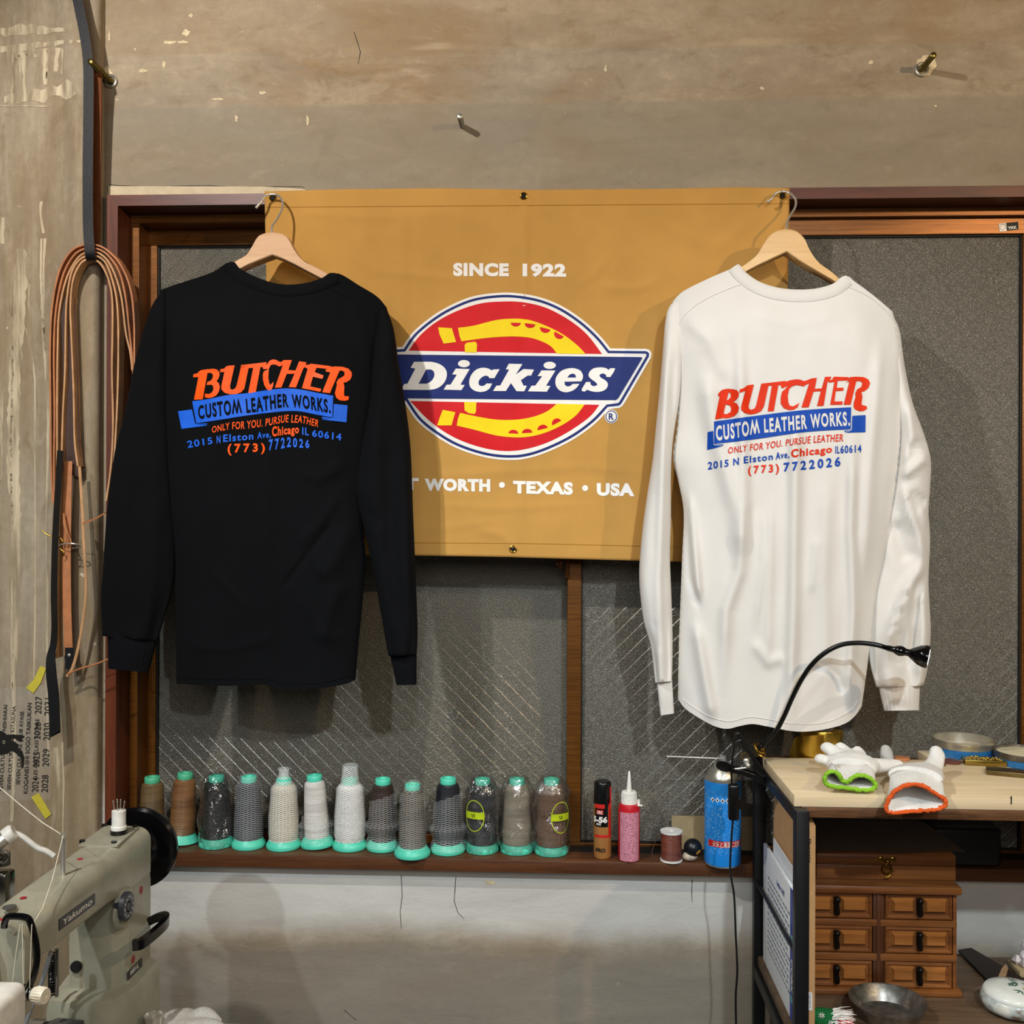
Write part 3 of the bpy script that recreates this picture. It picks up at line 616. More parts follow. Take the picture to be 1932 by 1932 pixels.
# ================================================================== long sleeved shirts, hung back to front
m_blackc = M_cloth('black_jersey', rgb('#090a0d'), .95, 1100, .2, .1, .0)
m_blackr = M_cloth('black_rib', rgb('#0a0b0f'), .95, 1100, .2, .1, .0)
m_whitec = M_cloth('white_jersey', rgb('#dbd7d1'), .95, 300, .6, .02, 0, .9)
m_whiter = M_cloth('white_rib', rgb('#dedad4'), .95, 900, .4, .02)
def print_mat(n, h, rough=.5): return M_plain(n, rgb(h), rough, var=.08, scale=60, spec=.2)
class Shirt:
    def __init__(s, name, label, mc, mr, L, R_, T, B, Tback, shoulder, Yc, hd, folds, seed, lowfreq):
        s.L, s.R, s.T, s.B = [Poly([(p.x, p.y) for p in cat(q, 6)]) for q in (L, R_, T, B)]; s.Tb = Poly([(p.x, p.y) for p in cat(Tback, 6)])
        s.xl = [(p[1], p[0]) for p in s.L.p]; s.xr = [(p[1], p[0]) for p in s.R.p]; s.sh = shoulder; s.Yc, s.hd, s.folds = Yc, hd, folds; s.seed = seed; s.lf = lowfreq
        s.mc, s.mr = mc, mr; c_ = P((L[0][0]+R_[0][0])/2, max(p[1] for p in B), Yc)
        s.t = thing(name, label, 'shirt', c_, 'long sleeved shirts hung on wooden hangers'); s.body()
    def dep(s, px, py):
        a, b = interp(s.xl, py), interp(s.xr, py); c_, h = (a+b)/2, max(5, (b-a)/2); x = max(-1, min(1, (px-c_)/h))
        edge = max(0, 1-abs(x)**2.6)**.5; t_ = sm(0, 130, py-interp(s.sh, px)); d = s.hd(py)*edge*(.42+.58*t_)
        n = s.lf*(noise.noise(Vector((px*.009, py*.0035, s.seed)))+.5*noise.noise(Vector((px*.022, py*.009, s.seed+5))))*sm(-10, 90, py-interp(s.sh, px))
        return s.Yc-d-(ridge(px, py, s.folds)+n)*min(1, edge*1.6)
    def pt(s, px, py, lift=0): return P(px, py, s.dep(px, py)-lift)
    def coons(s, T, u, v_):
        t0, t1, b0, b1 = T.at(0), T.at(1), s.B.at(0), s.B.at(1); l, r = s.L.at(v_), s.R.at(v_); t_, b = T.at(u), s.B.at(u)
        return tuple((1-v_)*t_[i]+v_*b[i]+(1-u)*l[i]+u*r[i]-((1-u)*(1-v_)*t0[i]+u*(1-v_)*t1[i]+(1-u)*v_*b0[i]+u*v_*b1[i]) for i in (0, 1))
    def body(s):
        bm = NB(); NU, NV = 110, 150; g = []
        for j in range(NV+1): g.append([bm.verts.new(s.pt(*s.coons(s.T, i/NU, j/NV))) for i in range(NU+1)])
        for j in range(NV):
            for i in range(NU): face(bm, (g[j][i], g[j+1][i], g[j+1][i+1], g[j][i+1]))
        h = []
        for j in range(0, NV+1, 3):
            row = []
            for i in range(0, NU+1, 2):
                q = s.coons(s.Tb, i/NU, j/NV)
                if i in (0, NU): row.append(g[j][i]); continue
                a, b = interp(s.xl, q[1]), interp(s.xr, q[1]); x = max(-1, min(1, (q[0]-(a+b)/2)/max(5, (b-a)/2)))
                row.append(bm.verts.new(P(q[0], q[1], s.Yc+s.hd(q[1])*.45*max(0, 1-abs(x)**2.6)**.5)))
            h.append(row)
        for j in range(len(h)-1):
            for i in range(len(h[0])-1): face(bm, (h[j][i], h[j][i+1], h[j+1][i+1], h[j+1][i]))
        part('body', bm, s.mc, s.t, 80)
        # ribbed collar along the back of the neck
    def collar(s, line, wd):
        bm = NB(); pl = Poly([(p.x, p.y) for p in cat(line, 8)]); n = 60; g = []
        for i in range(n+1):
            u = i/n; a = pl.at(u); k = pl.at(min(1, u+.01)); d = Vector((k[0]-a[0], k[1]-a[1])).normalized() if u < .99 else d; nn = Vector((-d.y, d.x)); row = []
            for j, (o_, lf_) in enumerate(((0, -.004), (0, .0015), (.15, .0032), (.5, .0036), (.85, .0032), (1, .0008))):
                row.append(bm.verts.new(s.pt(a[0]+nn.x*o_*wd, a[1]+nn.y*o_*wd, lf_)))
            g.append(row)
        for i in range(n):
            for j in range(5): face(bm, (g[i][j], g[i+1][j], g[i+1][j+1], g[i][j+1]))
        part('collar', bm, s.mr, s.t, 60)
    def seam(s, pts, r=.0009, name='seam', lift=.0006):
        bm = NB(); q = cat(pts, 10); tube(bm, [s.pt(p.x, p.y, lift) for p in q], r, 6); part(name, bm, s.mr, s.t)
    def sleeve(s, out, inn, Y0, Y1, rd, folds, seed, amp, cuff_o, cuff_i, rdc, pleat=.004):
        O, I = Poly([(p.x, p.y) for p in cat(out, 6)]), Poly([(p.x, p.y) for p in cat(inn, 6)]); bm = NB(); n, m_ = 90, 48; rs = []
        for j in range(n+1):
            v_ = j/n; a, b = O.at(v_), I.at(v_); cx, cy = (a[0]+b[0])/2, (a[1]+b[1])/2; hx, hy = (b[0]-a[0])/2, (b[1]-a[1])/2
            r_ = rd*(.35+.65*sm(0, .15, v_))*(1-.25*sm(.75, 1, v_)); Y = Y0+(Y1-Y0)*v_; row = []
            for k in range(m_):
                t_ = 2*PI*k/m_; cs, sn = math.cos(t_), math.sin(t_); cs2 = math.copysign(abs(cs)**.8, cs); px, py = cx+hx*cs2, cy+hy*cs2
                f = ridge(px, py, folds)+amp*(noise.noise(Vector((px*.02, py*.008, seed)))+.6*noise.noise(Vector((px*.05, py*.02, seed+3))))+pleat*sm(.72, .99, v_)*math.sin(5*t_+seed)*1.0
                row.append(P(px, py, Y+sn*r_-(f if sn < 0 else -f*.5)*min(1, abs(sn)*1.8)))
            rs.append(row)
        rings(bm, rs); o_ = part('sleeve', bm, s.mc, s.t, 80)
        O, I = Poly(cuff_o), Poly(cuff_i); bm = NB(); rs = []; n = 14
        for j in range(n+1):
            v_ = j/n; a, b = O.at(v_), I.at(v_); cx, cy = (a[0]+b[0])/2, (a[1]+b[1])/2; hx, hy = (b[0]-a[0])/2, (b[1]-a[1])/2; row = []
            for k in range(m_*2):
                t_ = PI*k/m_; cs, sn = math.cos(t_), math.sin(t_); rib = .0005*math.sin(k*PI/2*1.0); bulge = .002*math.sin(PI*min(1, v_*1.2))
                row.append(P(cx+hx*cs, cy+hy*cs, Y1+sn*(rdc+bulge+rib)+.003*math.sin(2*t_+seed)))
            rs.append(row)
        inner = [[p_+(Vector((0, 0, 0))) for p_ in r_] for r_ in rs]
        rings(bm, rs, True, (True, False)); part('cuff', bm, s.mr, s.t, 60)
    def printed(s, name, m_, geos=(), texts=(), lift=.0012, par=None, cut=7, bold=.02, space=1.0):
        bm = NB()
        for g_ in geos: put(bm, g_, lambda x, y: s.pt(x, y, lift), 0, cut)
        for i_, q in enumerate(texts):
            if i_: part(name, bm, m_, par or s.t, 60); bm = NB()
            text_between(bm, q[0], q[1], q[2], lambda x, y: s.pt(x, y, lift), q[3] if len(q) > 3 else bold, q[4] if len(q) > 4 else 0, space, 0, cut)
        return part(name, bm, m_, par or s.t, 60)

# --- black shirt
BF = [([(515, 690), (510, 760), (505, 900), (500, 1100), (505, 1295)], 7, 20), ([(395, 700), (385, 850), (400, 1000)], 4, 26), ([(610, 700), (625, 800), (640, 910)], 5, 20), ([(628, 985), (585, 1040), (530, 1115)], -5, 6), ([(640, 935), (600, 990), (560, 1030)], 4, 10), ([(665, 990), (630, 1060), (600, 1090)], 7, 18),
    ([(640, 880), (600, 905), (570, 890)], 5, 12), ([(400, 1075), (440, 1120), (470, 1150)], 3, 7), ([(640, 1100), (620, 1160), (605, 1220)], 6, 15), ([(560, 1110), (600, 1190), (650, 1210)], 3, 14), ([(345, 1220), (440, 1225), (520, 1200)], 3, 9), ([(440, 560), (520, 600), (600, 590)], 2, 18), ([(660, 560), (690, 640), (700, 700)], 4, 14), ([(335, 600), (330, 700), (345, 850)], 3, 18)]
SB = Shirt('long_sleeve_shirt', 'black long sleeve shirt with orange and blue print hung at the left', m_blackc, m_blackr,
    [(303, 547), (305, 650), (306, 750), (313, 870), (320, 960), (329, 1060), (331, 1170), (333, 1290)], [(730, 581), (728, 640), (716, 740), (700, 840), (690, 930), (686, 1000), (690, 1060), (684, 1140), (676, 1220), (671, 1282)],
    [(303, 547), (340, 534), (400, 514), (438, 494), (452, 506), (480, 521), (513, 533), (545, 537), (580, 533), (608, 524), (630, 515), (680, 540), (712, 560), (730, 581)],
    [(333, 1290), (390, 1293), (440, 1294), (480, 1291), (505, 1293), (525, 1300), (560, 1302), (610, 1298), (650, 1291), (671, 1282)],
    [(303, 547), (340, 534), (400, 514), (438, 494), (455, 540), (480, 580), (513, 600), (545, 602), (580, 592), (608, 560), (630, 515), (680, 540), (712, 560), (730, 581)],
    [(303, 547), (340, 534), (400, 514), (438, 495), (630, 516), (680, 540), (712, 560), (730, 581)], -.095, lambda y: .052-.012*sm(1000, 1290, y), BF, 3.1, .006)
SB.collar([(436, 493), (452, 507), (480, 522), (513, 534), (545, 538), (580, 534), (608, 525), (632, 514)], 21)
SB.seam([(622, 543), (660, 565), (695, 592), (715, 620), (722, 650)]); SB.seam([(303, 549), (306, 640), (309, 750), (314, 870), (322, 960)])
SB.seam([(336, 1278), (440, 1282), (500, 1281), (545, 1290), (610, 1287), (668, 1272)], .0007, 'hem_stitching')
SB.sleeve([(306, 546), (281, 590), (255, 680), (235, 780), (217, 850), (203, 950), (195, 1060), (190, 1130), (193, 1200)], [(312, 550), (318, 640), (318, 750), (320, 870), (326, 960), (331, 1040), (326, 1110), (312, 1160), (297, 1210)],
    -.096, -.098, .026, [([(255, 900), (258, 1050), (262, 1200)], -6, 9), ([(225, 900), (228, 1060), (240, 1190)], 4, 12), ([(290, 950), (285, 1100), (275, 1200)], 5, 14), ([(232, 1130), (242, 1190)], -4, 6)], 2.0, .003,
    [(203, 1197), (204, 1262)], [(297, 1207), (281, 1269)], .014)
SB.sleeve([(728, 578), (743, 622), (753, 690), (766, 770), (775, 850), (780, 980), (785, 1100), (788, 1190), (786, 1236)], [(716, 588), (703, 680), (700, 740), (684, 830), (668, 918), (684, 985), (696, 1040), (710, 1110), (728, 1210), (733, 1238)],
    -.112, -.10, .034, [([(735, 800), (738, 950), (742, 1100), (748, 1180)], -10, 12), ([(720, 700), (705, 850), (700, 930), (715, 1050)], 4, 12), ([(765, 850), (768, 1050), (772, 1220)], 6, 9), ([(700, 960), (710, 1000)], -4, 9)], 9.0, .003,
    [(786, 1232), (786, 1292)], [(736, 1236), (748, 1293)], .013)
X1 = lambda pts: [(350+x/5.855, 670+y/5.855) for x, y in pts]
X2 = lambda pts: [(300+x/4.83, 640+y/4.83) for x, y in pts]
but_b = [[(88, 210), (130, 202), (155, 175), (185, 163), (250, 155), (190, 488), (93, 492), (142, 243), (85, 244)],
    [(185, 163), (310, 150), (350, 160), (374, 190), (376, 225), (362, 262), (342, 287), (368, 310), (380, 350), (370, 400), (340, 445), (295, 468), (250, 474), (212, 465), (217, 424), (255, 430), (290, 415), (308, 380), (305, 340), (280, 325), (235, 332), (241, 296), (275, 285), (300, 255), (303, 215), (285, 197), (243, 196)],
    [(385, 155), (425, 150), (450, 125), (470, 117), (543, 113), (492, 340), (497, 375), (520, 383), (548, 368), (565, 335), (617, 110), (705, 102), (650, 370), (615, 410), (560, 430), (490, 433), (430, 415), (398, 380), (395, 345), (430, 185), (382, 190)],
    [(612, 110), (893, 78), (895, 100), (880, 150), (857, 153), (853, 132), (828, 130), (775, 415), (692, 419), (748, 140), (612, 150)],
    [(880, 130), (905, 95), (930, 60), (965, 47), (1000, 52), (1030, 70), (1055, 78), (1075, 65), (1060, 120), (1030, 125), (1005, 108), (970, 102), (940, 112), (920, 150), (918, 180), (915, 250), (922, 300), (935, 330), (950, 318), (972, 293), (968, 340), (950, 380), (925, 392), (895, 375), (870, 330), (855, 270), (855, 210), (865, 180), (908, 158), (905, 150), (860, 158)],
    [(1055, 78), (1085, 55), (1175, 55), (1135, 165), (1215, 170), (1255, 68), (1335, 80), (1320, 130), (1300, 150), (1220, 357), (1140, 353), (1205, 205), (1118, 207), (1060, 357), (987, 360), (1075, 110), (1030, 125)],
    [(1320, 110), (1365, 105), (1385, 95), (1607, 122), (1592, 155), (1447, 140), (1427, 188), (1525, 225), (1512, 262), (1408, 238), (1378, 345), (1500, 372), (1490, 405), (1285, 365), (1350, 150), (1325, 140)],
    [(1548, 160), (1585, 150), (1610, 130), (1650, 125), (1740, 130), (1800, 150), (1835, 190), (1838, 230), (1820, 270), (1780, 298), (1745, 305), (1755, 350), (1752, 400), (1750, 440), (1765, 455), (1805, 455), (1800, 495), (1760, 505), (1705, 500), (1665, 470), (1650, 420), (1662, 370), (1672, 330), (1668, 300), (1690, 262), (1720, 250), (1755, 225), (1758, 190), (1735, 172), (1702, 170), (1595, 420), (1510, 410), (1600, 190), (1550, 180)]]
p_or = print_mat('print_orange', '#ff5a10', .42); p_bl = print_mat('print_bright_blue', '#2466e0', .4)
SB.printed('print_title', p_or, [flat([X1(q)]) for q in but_b])
SB.printed('print_ribbon', p_bl, [flat([X2(CV([(302, 565), (450, 545), (620, 510), (800, 492), (1000, 462), (1150, 448), (1300, 460), (1450, 490), (1588, 515)])+CV([(1580, 710), (1450, 690), (1300, 660), (1180, 655), (1000, 670), (800, 695), (640, 720), (480, 745), (340, 766)]))]),
    flat([X2([(173, 657), (300, 640), (330, 770), (438, 787), (205, 817)])]), flat([X2([(345, 770), (440, 768), (436, 780)])]), flat([X2([(1594, 590), (1718, 602), (1708, 757), (1485, 732), (1586, 714)])]), flat([X2([(1486, 708), (1570, 712), (1488, 726)])])])
SB.printed('print_ribbon_words', m_blackr, (), [('CUSTOM LEATHER WORKS.', X2([(360, 725), (490, 703), (620, 688), (780, 668), (940, 652), (1040, 630), (1130, 613), (1300, 622), (1565, 670)]), X2([(352, 608), (490, 577), (600, 560), (780, 545), (940, 522), (1040, 506), (1130, 497), (1300, 508), (1560, 550)]))], .0019, bold=.034, space=1.22)
SB.printed('print_motto', p_or, (), [('ONLY FOR YOU. PURSUE LEATHER', X2([(485, 852), (640, 820), (800, 815), (990, 788), (1150, 755), (1300, 762), (1450, 800)]), X2([(480, 797), (640, 758), (800, 745), (990, 722), (1150, 688), (1300, 695), (1455, 737)]), .015, .12)], space=1.12)
SB.printed('print_address', p_bl, (), [('2015', X2([(262, 990), (490, 950)]), X2([(255, 927), (482, 893)])), ('N', X2([(525, 948), (560, 944)]), X2([(525, 880), (560, 876)])), ('Elston', X2([(585, 935), (860, 912)]), X2([(585, 870), (860, 850)])), ('Ave,', X2([(895, 908), (1020, 893)]), X2([(895, 846), (1020, 840)])),
    ('IL', X2([(1305, 868), (1365, 876)]), X2([(1305, 802), (1365, 808)])), ('60614', X2([(1395, 885), (1660, 922)]), X2([(1395, 825), (1665, 860)]))], space=1.2, bold=.026)
SB.printed('print_city', p_or, (), [('Chicago', X2([(1030, 885), (1150, 866), (1275, 852)]), X2([(1030, 795), (1150, 790), (1275, 782)]))], bold=.034, space=1.15)
SB.printed('print_area_code', p_or, (), [('(773)', X2([(625, 1032), (965, 1020)]), X2([(625, 955), (965, 948)]))], bold=.034, space=1.5)
SB.printed('print_phone', p_bl, (), [('7722026', X2([(1000, 1010), (1110, 995), (1180, 978), (1370, 990)]), X2([(1000, 915), (1110, 900), (1180, 892), (1370, 920)]))], bold=.034, space=1.5)

# --- white shirt
WF = [([(1330, 700), (1345, 800), (1390, 960), (1400, 1050)], 9, 20), ([(1395, 620), (1398, 760), (1405, 950), (1395, 1080), (1370, 1150), (1362, 1300)], 8, 14), ([(1500, 760), (1500, 950), (1497, 1150), (1490, 1370)], 10, 14), ([(1455, 940), (1452, 1100), (1450, 1250)], 4, 10), ([(1560, 900), (1555, 1100), (1560, 1330)], 5, 16), ([(1610, 830), (1605, 1000), (1612, 1150), (1600, 1340)], 9, 12),
    ([(1660, 640), (1650, 780), (1640, 900), (1630, 1100)], 6, 14), ([(1300, 930), (1310, 1040), (1320, 1140)], 10, 9), ([(1320, 1150), (1300, 1090), (1295, 980)], -6, 8), ([(1310, 1170), (1330, 1280), (1345, 1360)], 9, 13), ([(1420, 1210), (1450, 1250), (1480, 1240)], 4, 11), ([(1540, 1250), (1575, 1270), (1595, 1310)], -5, 10), ([(1290, 600), (1340, 640), (1370, 720)], 4, 16), ([(1420, 590), (1500, 610), (1590, 590)], 2.5, 16), ([(1540, 1010), (1530, 1120)], 3, 9), ([(1430, 960), (1440, 1060), (1425, 1180)], 3, 8)]
SW = Shirt('long_sleeve_shirt', 'white long sleeve shirt with red and blue print hung at the right', m_whitec, m_whiter,
    [(1270, 568), (1272, 640), (1280, 720), (1278, 800), (1270, 862), (1280, 910), (1290, 965), (1287, 1050), (1284, 1130), (1280, 1240), (1279, 1318)], [(1684, 588), (1700, 660), (1704, 740), (1700, 830), (1690, 920), (1672, 1030), (1656, 1110), (1646, 1180), (1636, 1260), (1626, 1332)],
    [(1270, 568), (1290, 549), (1340, 524), (1380, 507), (1394, 499), (1405, 512), (1430, 530), (1460, 541), (1495, 546), (1535, 545), (1570, 536), (1592, 521), (1612, 531), (1650, 559), (1684, 588)],
    [(1279, 1318), (1292, 1336), (1318, 1354), (1348, 1370), (1372, 1375), (1395, 1370), (1420, 1366), (1450, 1371), (1500, 1380), (1545, 1378), (1590, 1367), (1612, 1352), (1626, 1332)],
    [(1270, 568), (1290, 549), (1340, 524), (1380, 507), (1394, 499), (1410, 550), (1440, 590), (1480, 608), (1530, 606), (1570, 575), (1592, 521), (1612, 531), (1650, 559), (1684, 588)],
    [(1270, 568), (1290, 549), (1340, 524), (1380, 507), (1394, 500), (1592, 522), (1612, 531), (1650, 559), (1684, 588)], -.095, lambda y: .055-.008*sm(1000, 1350, y), [(a_, b_*1.45, c_*.9) for a_, b_, c_ in WF], 11.7, .007)
SW.collar([(1392, 498), (1405, 513), (1430, 531), (1460, 542), (1495, 547), (1535, 546), (1570, 537), (1594, 520)], 22)
SW.seam([(1398, 536), (1350, 555), (1310, 578), (1284, 606), (1276, 640)]); SW.seam([(1601, 541), (1640, 560), (1672, 588), (1690, 618)])
SW.seam([(1287, 1318), (1325, 1345), (1372, 1361), (1420, 1353), (1500, 1366), (1560, 1362), (1604, 1340), (1618, 1322)], .0008, 'hem_stitching')
SW.sleeve([(1278, 562), (1258, 590), (1250, 670), (1244, 740), (1237, 810), (1231, 870), (1220, 940), (1211, 1010), (1206, 1090), (1214, 1170), (1228, 1220), (1236, 1288)], [(1290, 575), (1290, 640), (1284, 740), (1270, 830), (1266, 900), (1266, 980), (1264, 1050), (1267, 1130), (1269, 1210), (1268, 1285)],
    -.092, -.098, .03, [([(1258, 640), (1252, 800), (1248, 950), (1243, 1100), (1246, 1270)], 9, 8), ([(1275, 650), (1268, 800), (1262, 950)], -5, 7), ([(1235, 1170), (1242, 1230)], -4, 6)], 4.2, .0025,
    [(1239, 1286), (1246, 1350)], [(1268, 1284), (1272, 1346)], .012)
SW.sleeve([(1680, 590), (1697, 622), (1707, 690), (1722, 760), (1742, 815), (1756, 866), (1755, 920), (1752, 965), (1755, 1020), (1752, 1100), (1756, 1190), (1750, 1260), (1742, 1294)], [(1670, 598), (1680, 680), (1690, 760), (1696, 820), (1688, 900), (1672, 980), (1658, 1050), (1646, 1120), (1640, 1175), (1638, 1225), (1643, 1262), (1653, 1296)],
    -.075, -.088, .034, [(a_, b_*1.7, c_*1.15) for a_, b_, c_ in [([(1700, 900), (1725, 880), (1752, 860)], 9, 8), ([(1705, 915), (1712, 955), (1735, 1010), (1742, 1060)], 9, 8), ([(1745, 1056), (1715, 1110), (1690, 1170), (1668, 1240)], 11, 9), ([(1730, 1080), (1726, 1180), (1715, 1270)], -8, 9), ([(1690, 980), (1700, 1030), (1715, 1060)], -9, 13), ([(1742, 1100), (1740, 1200), (1735, 1280)], 5, 8), ([(1695, 1190), (1690, 1260)], -8, 6), ([(1715, 760), (1720, 830), (1705, 880)], 6, 8), ([(1712, 850), (1735, 835), (1752, 840)], -7, 6), ([(1720, 930), (1748, 950)], -7, 6), ([(1735, 960), (1750, 990)], 6, 5), ([(1720, 1120), (1712, 1230)], 6, 5)]], 14.2, .0045,
    [(1736, 1288), (1734, 1340)], [(1657, 1294), (1668, 1341)], .018, .006)
X3 = lambda pts: [(1320+x/5.682, 700+y/5.682) for x, y in pts]
but_w = [[(200, 240), (235, 205), (270, 193), (320, 188), (312, 225), (245, 505), (165, 520), (215, 270), (197, 270)],
    [(270, 193), (350, 192), (400, 205), (422, 240), (415, 280), (385, 315), (360, 330), (400, 350), (422, 390), (412, 440), (375, 480), (320, 503), (270, 507), (240, 497), (248, 455), (290, 462), (330, 440), (340, 405), (325, 370), (290, 360), (262, 358), (270, 322), (310, 305), (335, 275), (330, 240), (310, 225), (282, 228)],
    [(430, 195), (470, 185), (500, 162), (520, 150), (583, 145), (525, 375), (530, 405), (555, 415), (590, 400), (605, 370), (662, 135), (745, 128), (690, 380), (660, 430), (610, 455), (545, 465), (480, 450), (445, 415), (445, 380), (490, 215), (425, 235)],
    [(660, 135), (925, 105), (920, 140), (905, 180), (880, 185), (870, 150), (845, 152), (795, 430), (730, 432), (775, 155), (660, 165)],
    [(880, 185), (905, 150), (925, 115), (970, 98), (1030, 88), (1080, 92), (1120, 108), (1150, 100), (1120, 165), (1090, 158), (1040, 150), (990, 165), (960, 195), (945, 260), (950, 330), (965, 370), (1000, 378), (1030, 365), (1070, 340), (1050, 390), (1010, 415), (960, 418), (905, 400), (870, 350), (870, 280), (885, 220), (920, 190), (945, 160)],
    [(1120, 108), (1160, 95), (1200, 78), (1257, 72), (1235, 190), (1310, 185), (1345, 62), (1412, 60), (1400, 95), (1370, 125), (1330, 372), (1258, 375), (1300, 215), (1222, 220), (1170, 388), (1092, 390), (1175, 130), (1110, 165)],
    [(1385, 100), (1415, 95), (1440, 60), (1600, 65), (1600, 100), (1480, 105), (1470, 180), (1545, 178), (1540, 210), (1460, 215), (1445, 325), (1535, 325), (1530, 360), (1400, 362), (1445, 115), (1390, 125)],
    [(1560, 125), (1590, 110), (1610, 65), (1680, 60), (1760, 65), (1810, 90), (1828, 130), (1812, 180), (1770, 215), (1735, 225), (1745, 270), (1740, 320), (1735, 360), (1765, 370), (1790, 375), (1795, 405), (1760, 428), (1710, 430), (1665, 410), (1650, 380), (1655, 330), (1672, 280), (1670, 235), (1690, 195), (1735, 170), (1745, 130), (1725, 108), (1680, 110), (1620, 360), (1545, 362), (1605, 115)]]
p_rd = print_mat('print_vermilion', '#d82f06', .6); p_db = print_mat('print_deep_blue', '#0a45a6', .6)
SW.printed('print_title', p_rd, [flat([X3(q)]) for q in but_w])
SW.printed('print_ribbon', p_db, [flat([X3(CV([(155, 540), (600, 480), (1000, 430), (1300, 405), (1625, 388)])+CV([(1620, 625), (1300, 640), (1000, 670), (600, 730), (155, 782)]))]), flat([X3([(85, 655), (146, 642), (148, 792), (252, 805), (80, 845)])]), flat([X3([(165, 787), (255, 785), (254, 798)])]), flat([X3([(1638, 480), (1780, 472), (1778, 655), (1565, 662), (1632, 630)])]), flat([X3([(1552, 640), (1612, 634), (1556, 656)])])])
SW.printed('print_ribbon_words', m_whiter, (), [('CUSTOM LEATHER WORKS.', X3([(178, 742), (380, 715), (690, 655), (900, 640), (1220, 605), (1350, 590), (1612, 580)]), X3([(172, 590), (450, 545), (690, 512), (900, 490), (1200, 462), (1350, 452), (1605, 435)]))], .0019, bold=.034, space=1.22)
SW.printed('print_motto', p_rd, (), [('ONLY FOR YOU. PURSUE LEATHER', X3([(305, 885), (530, 855), (720, 835), (900, 805), (1220, 768), (1540, 752)]), X3([(305, 820), (530, 785), (720, 762), (900, 737), (1200, 694), (1540, 674)]), .015, .12)], space=1.12)
SW.printed('print_address', p_db, (), [('2015', X3([(88, 1055), (310, 1020)]), X3([(88, 977), (310, 947)])), ('N', X3([(360, 1010), (420, 1003)]), X3([(360, 937), (420, 927)])), ('Elston', X3([(475, 990), (785, 948)]), X3([(475, 917), (785, 880)])), ('Ave,', X3([(815, 948), (960, 926)]), X3([(815, 872), (960, 855)])), ('IL', X3([(1455, 882), (1500, 880)]), X3([(1455, 805), (1500, 803)])), ('60614', X3([(1510, 880), (1735, 868)]), X3([(1510, 800), (1735, 790)]))], space=1.2, bold=.026)
SW.printed('print_city', p_rd, (), [('Chicago', X3([(980, 925), (1200, 897), (1420, 870)]), X3([(980, 840), (1200, 820), (1420, 797)]))], bold=.034, space=1.15)
SW.printed('print_area_code', p_rd, (), [('(773)', X3([(520, 1100), (850, 1078)]), X3([(520, 1020), (850, 995)]))], bold=.034, space=1.5)
SW.printed('print_phone', p_db, (), [('7722026', X3([(900, 1075), (1510, 1015)]), X3([(900, 985), (1510, 920)]))], bold=.034, space=1.5)

# ================================================================== leather straps hanging from the corner bolt
def M_leather(name, h, rough=.45, var=.18): return M_plain(name, rgb(h), rough, var=var, scale=35, bump=.25, bscale=260, spec=.4)
m_lblack = M_leather('black_leather', '#0d0e11', .5); m_lflesh = M_leather('brown_leather_back', '#6a3a1a', .85); m_ltan = M_leather('tan_leather', '#b3744a', .5, .22); m_ltan2 = M_leather('pale_tan_leather', '#c29468', .55, .2); m_ldark = M_leather('dark_brown_leather', '#3c2016', .6)
YB = -.066
bm = NB(); HWD = Vector((.0098, 0, 0))
front = [P(118, -90, YB), P(140, -30, YB), P(151, 20, YB), P(159, 60, YB), P(165, 100, YB), P(167.5, 140, YB), P(167, 230, YB), P(166, 330, YB), P(166.5, 420, YB), P(169, 465, YB-.004), P(171, 483, YB-.002)]
back = [P(173, 491, YB+.008), P(176, 487, YB+.018), P(178, 470, YB+.026), P(180, 420, YB+.029), P(181, 340, YB+.028), P(182, 250, YB+.025), P(182.5, 180, YB+.02), P(182, 125, YB+.012)]
ribbon(bm, cat(front+back, 8), HWD, .0028, (0, 1))
LG_ = 'leather straps on the corner bolt'
solo('leather_strap', bm, [m_lblack, m_lflesh], 'wide black leather strap looped over the corner bolt, carrying the tan bundle', 'strap', LG_)
arches = [('outermost tan strap of the bundle held by the black strap', m_ltan, [(105, 948), (102, 880), (101, 780), (100, 660), (104, 580), (117, 515), (138, 478), (162, 465), (182, 464), (206, 474), (232, 502), (250, 545), (257, 600), (258, 660), (257, 740)], -.0505),
    ('tan strap just inside the outermost one of the bundle', m_ltan, [(108, 955), (107, 880), (108, 780), (107, 660), (111, 585), (124, 522), (144, 485), (165, 472), (184, 471), (206, 482), (228, 512), (240, 555), (248, 620), (255, 690), (256, 740)], -.0525),
    ('third tan strap of the bundle from the outside, ending above the metal buckle', m_ltan2, [(112, 950), (113, 860), (113, 760), (114, 660), (117, 590), (130, 530), (149, 493), (167, 479), (186, 478), (206, 492), (222, 522), (234, 565), (242, 630), (250, 665), (254, 700)], -.049),
    ('long pale tan strap of the bundle running down beside the hanging black strap', m_ltan2, [(112, 1240), (111, 1160), (113, 1080), (117, 980), (121, 880), (124, 780), (128, 700), (129, 620), (131, 570), (139, 520), (153, 495), (170, 485), (186, 485), (203, 497), (215, 525), (225, 570), (228, 640), (226, 760), (219, 880), (210, 960)], -.0515),
    ('innermost tan strap of the bundle, hanging free as a tall inverted U', m_ltan2, [(152, 880), (146, 830), (144, 740), (140, 640), (138, 580), (143, 530), (157, 500), (172, 491), (184, 492), (198, 505), (211, 535), (217, 580), (216, 700), (218, 800), (214, 880), (205, 945)], -.0495)]
for lab, m_, pts, Y in arches:
    bm = NB(); ribbon(bm, [P(p.x, p.y, Y) for p in cat(pts, 7)], Vector((0, .0115, 0)), .0032); solo('leather_strap', bm, m_, lab, 'strap', LG_)
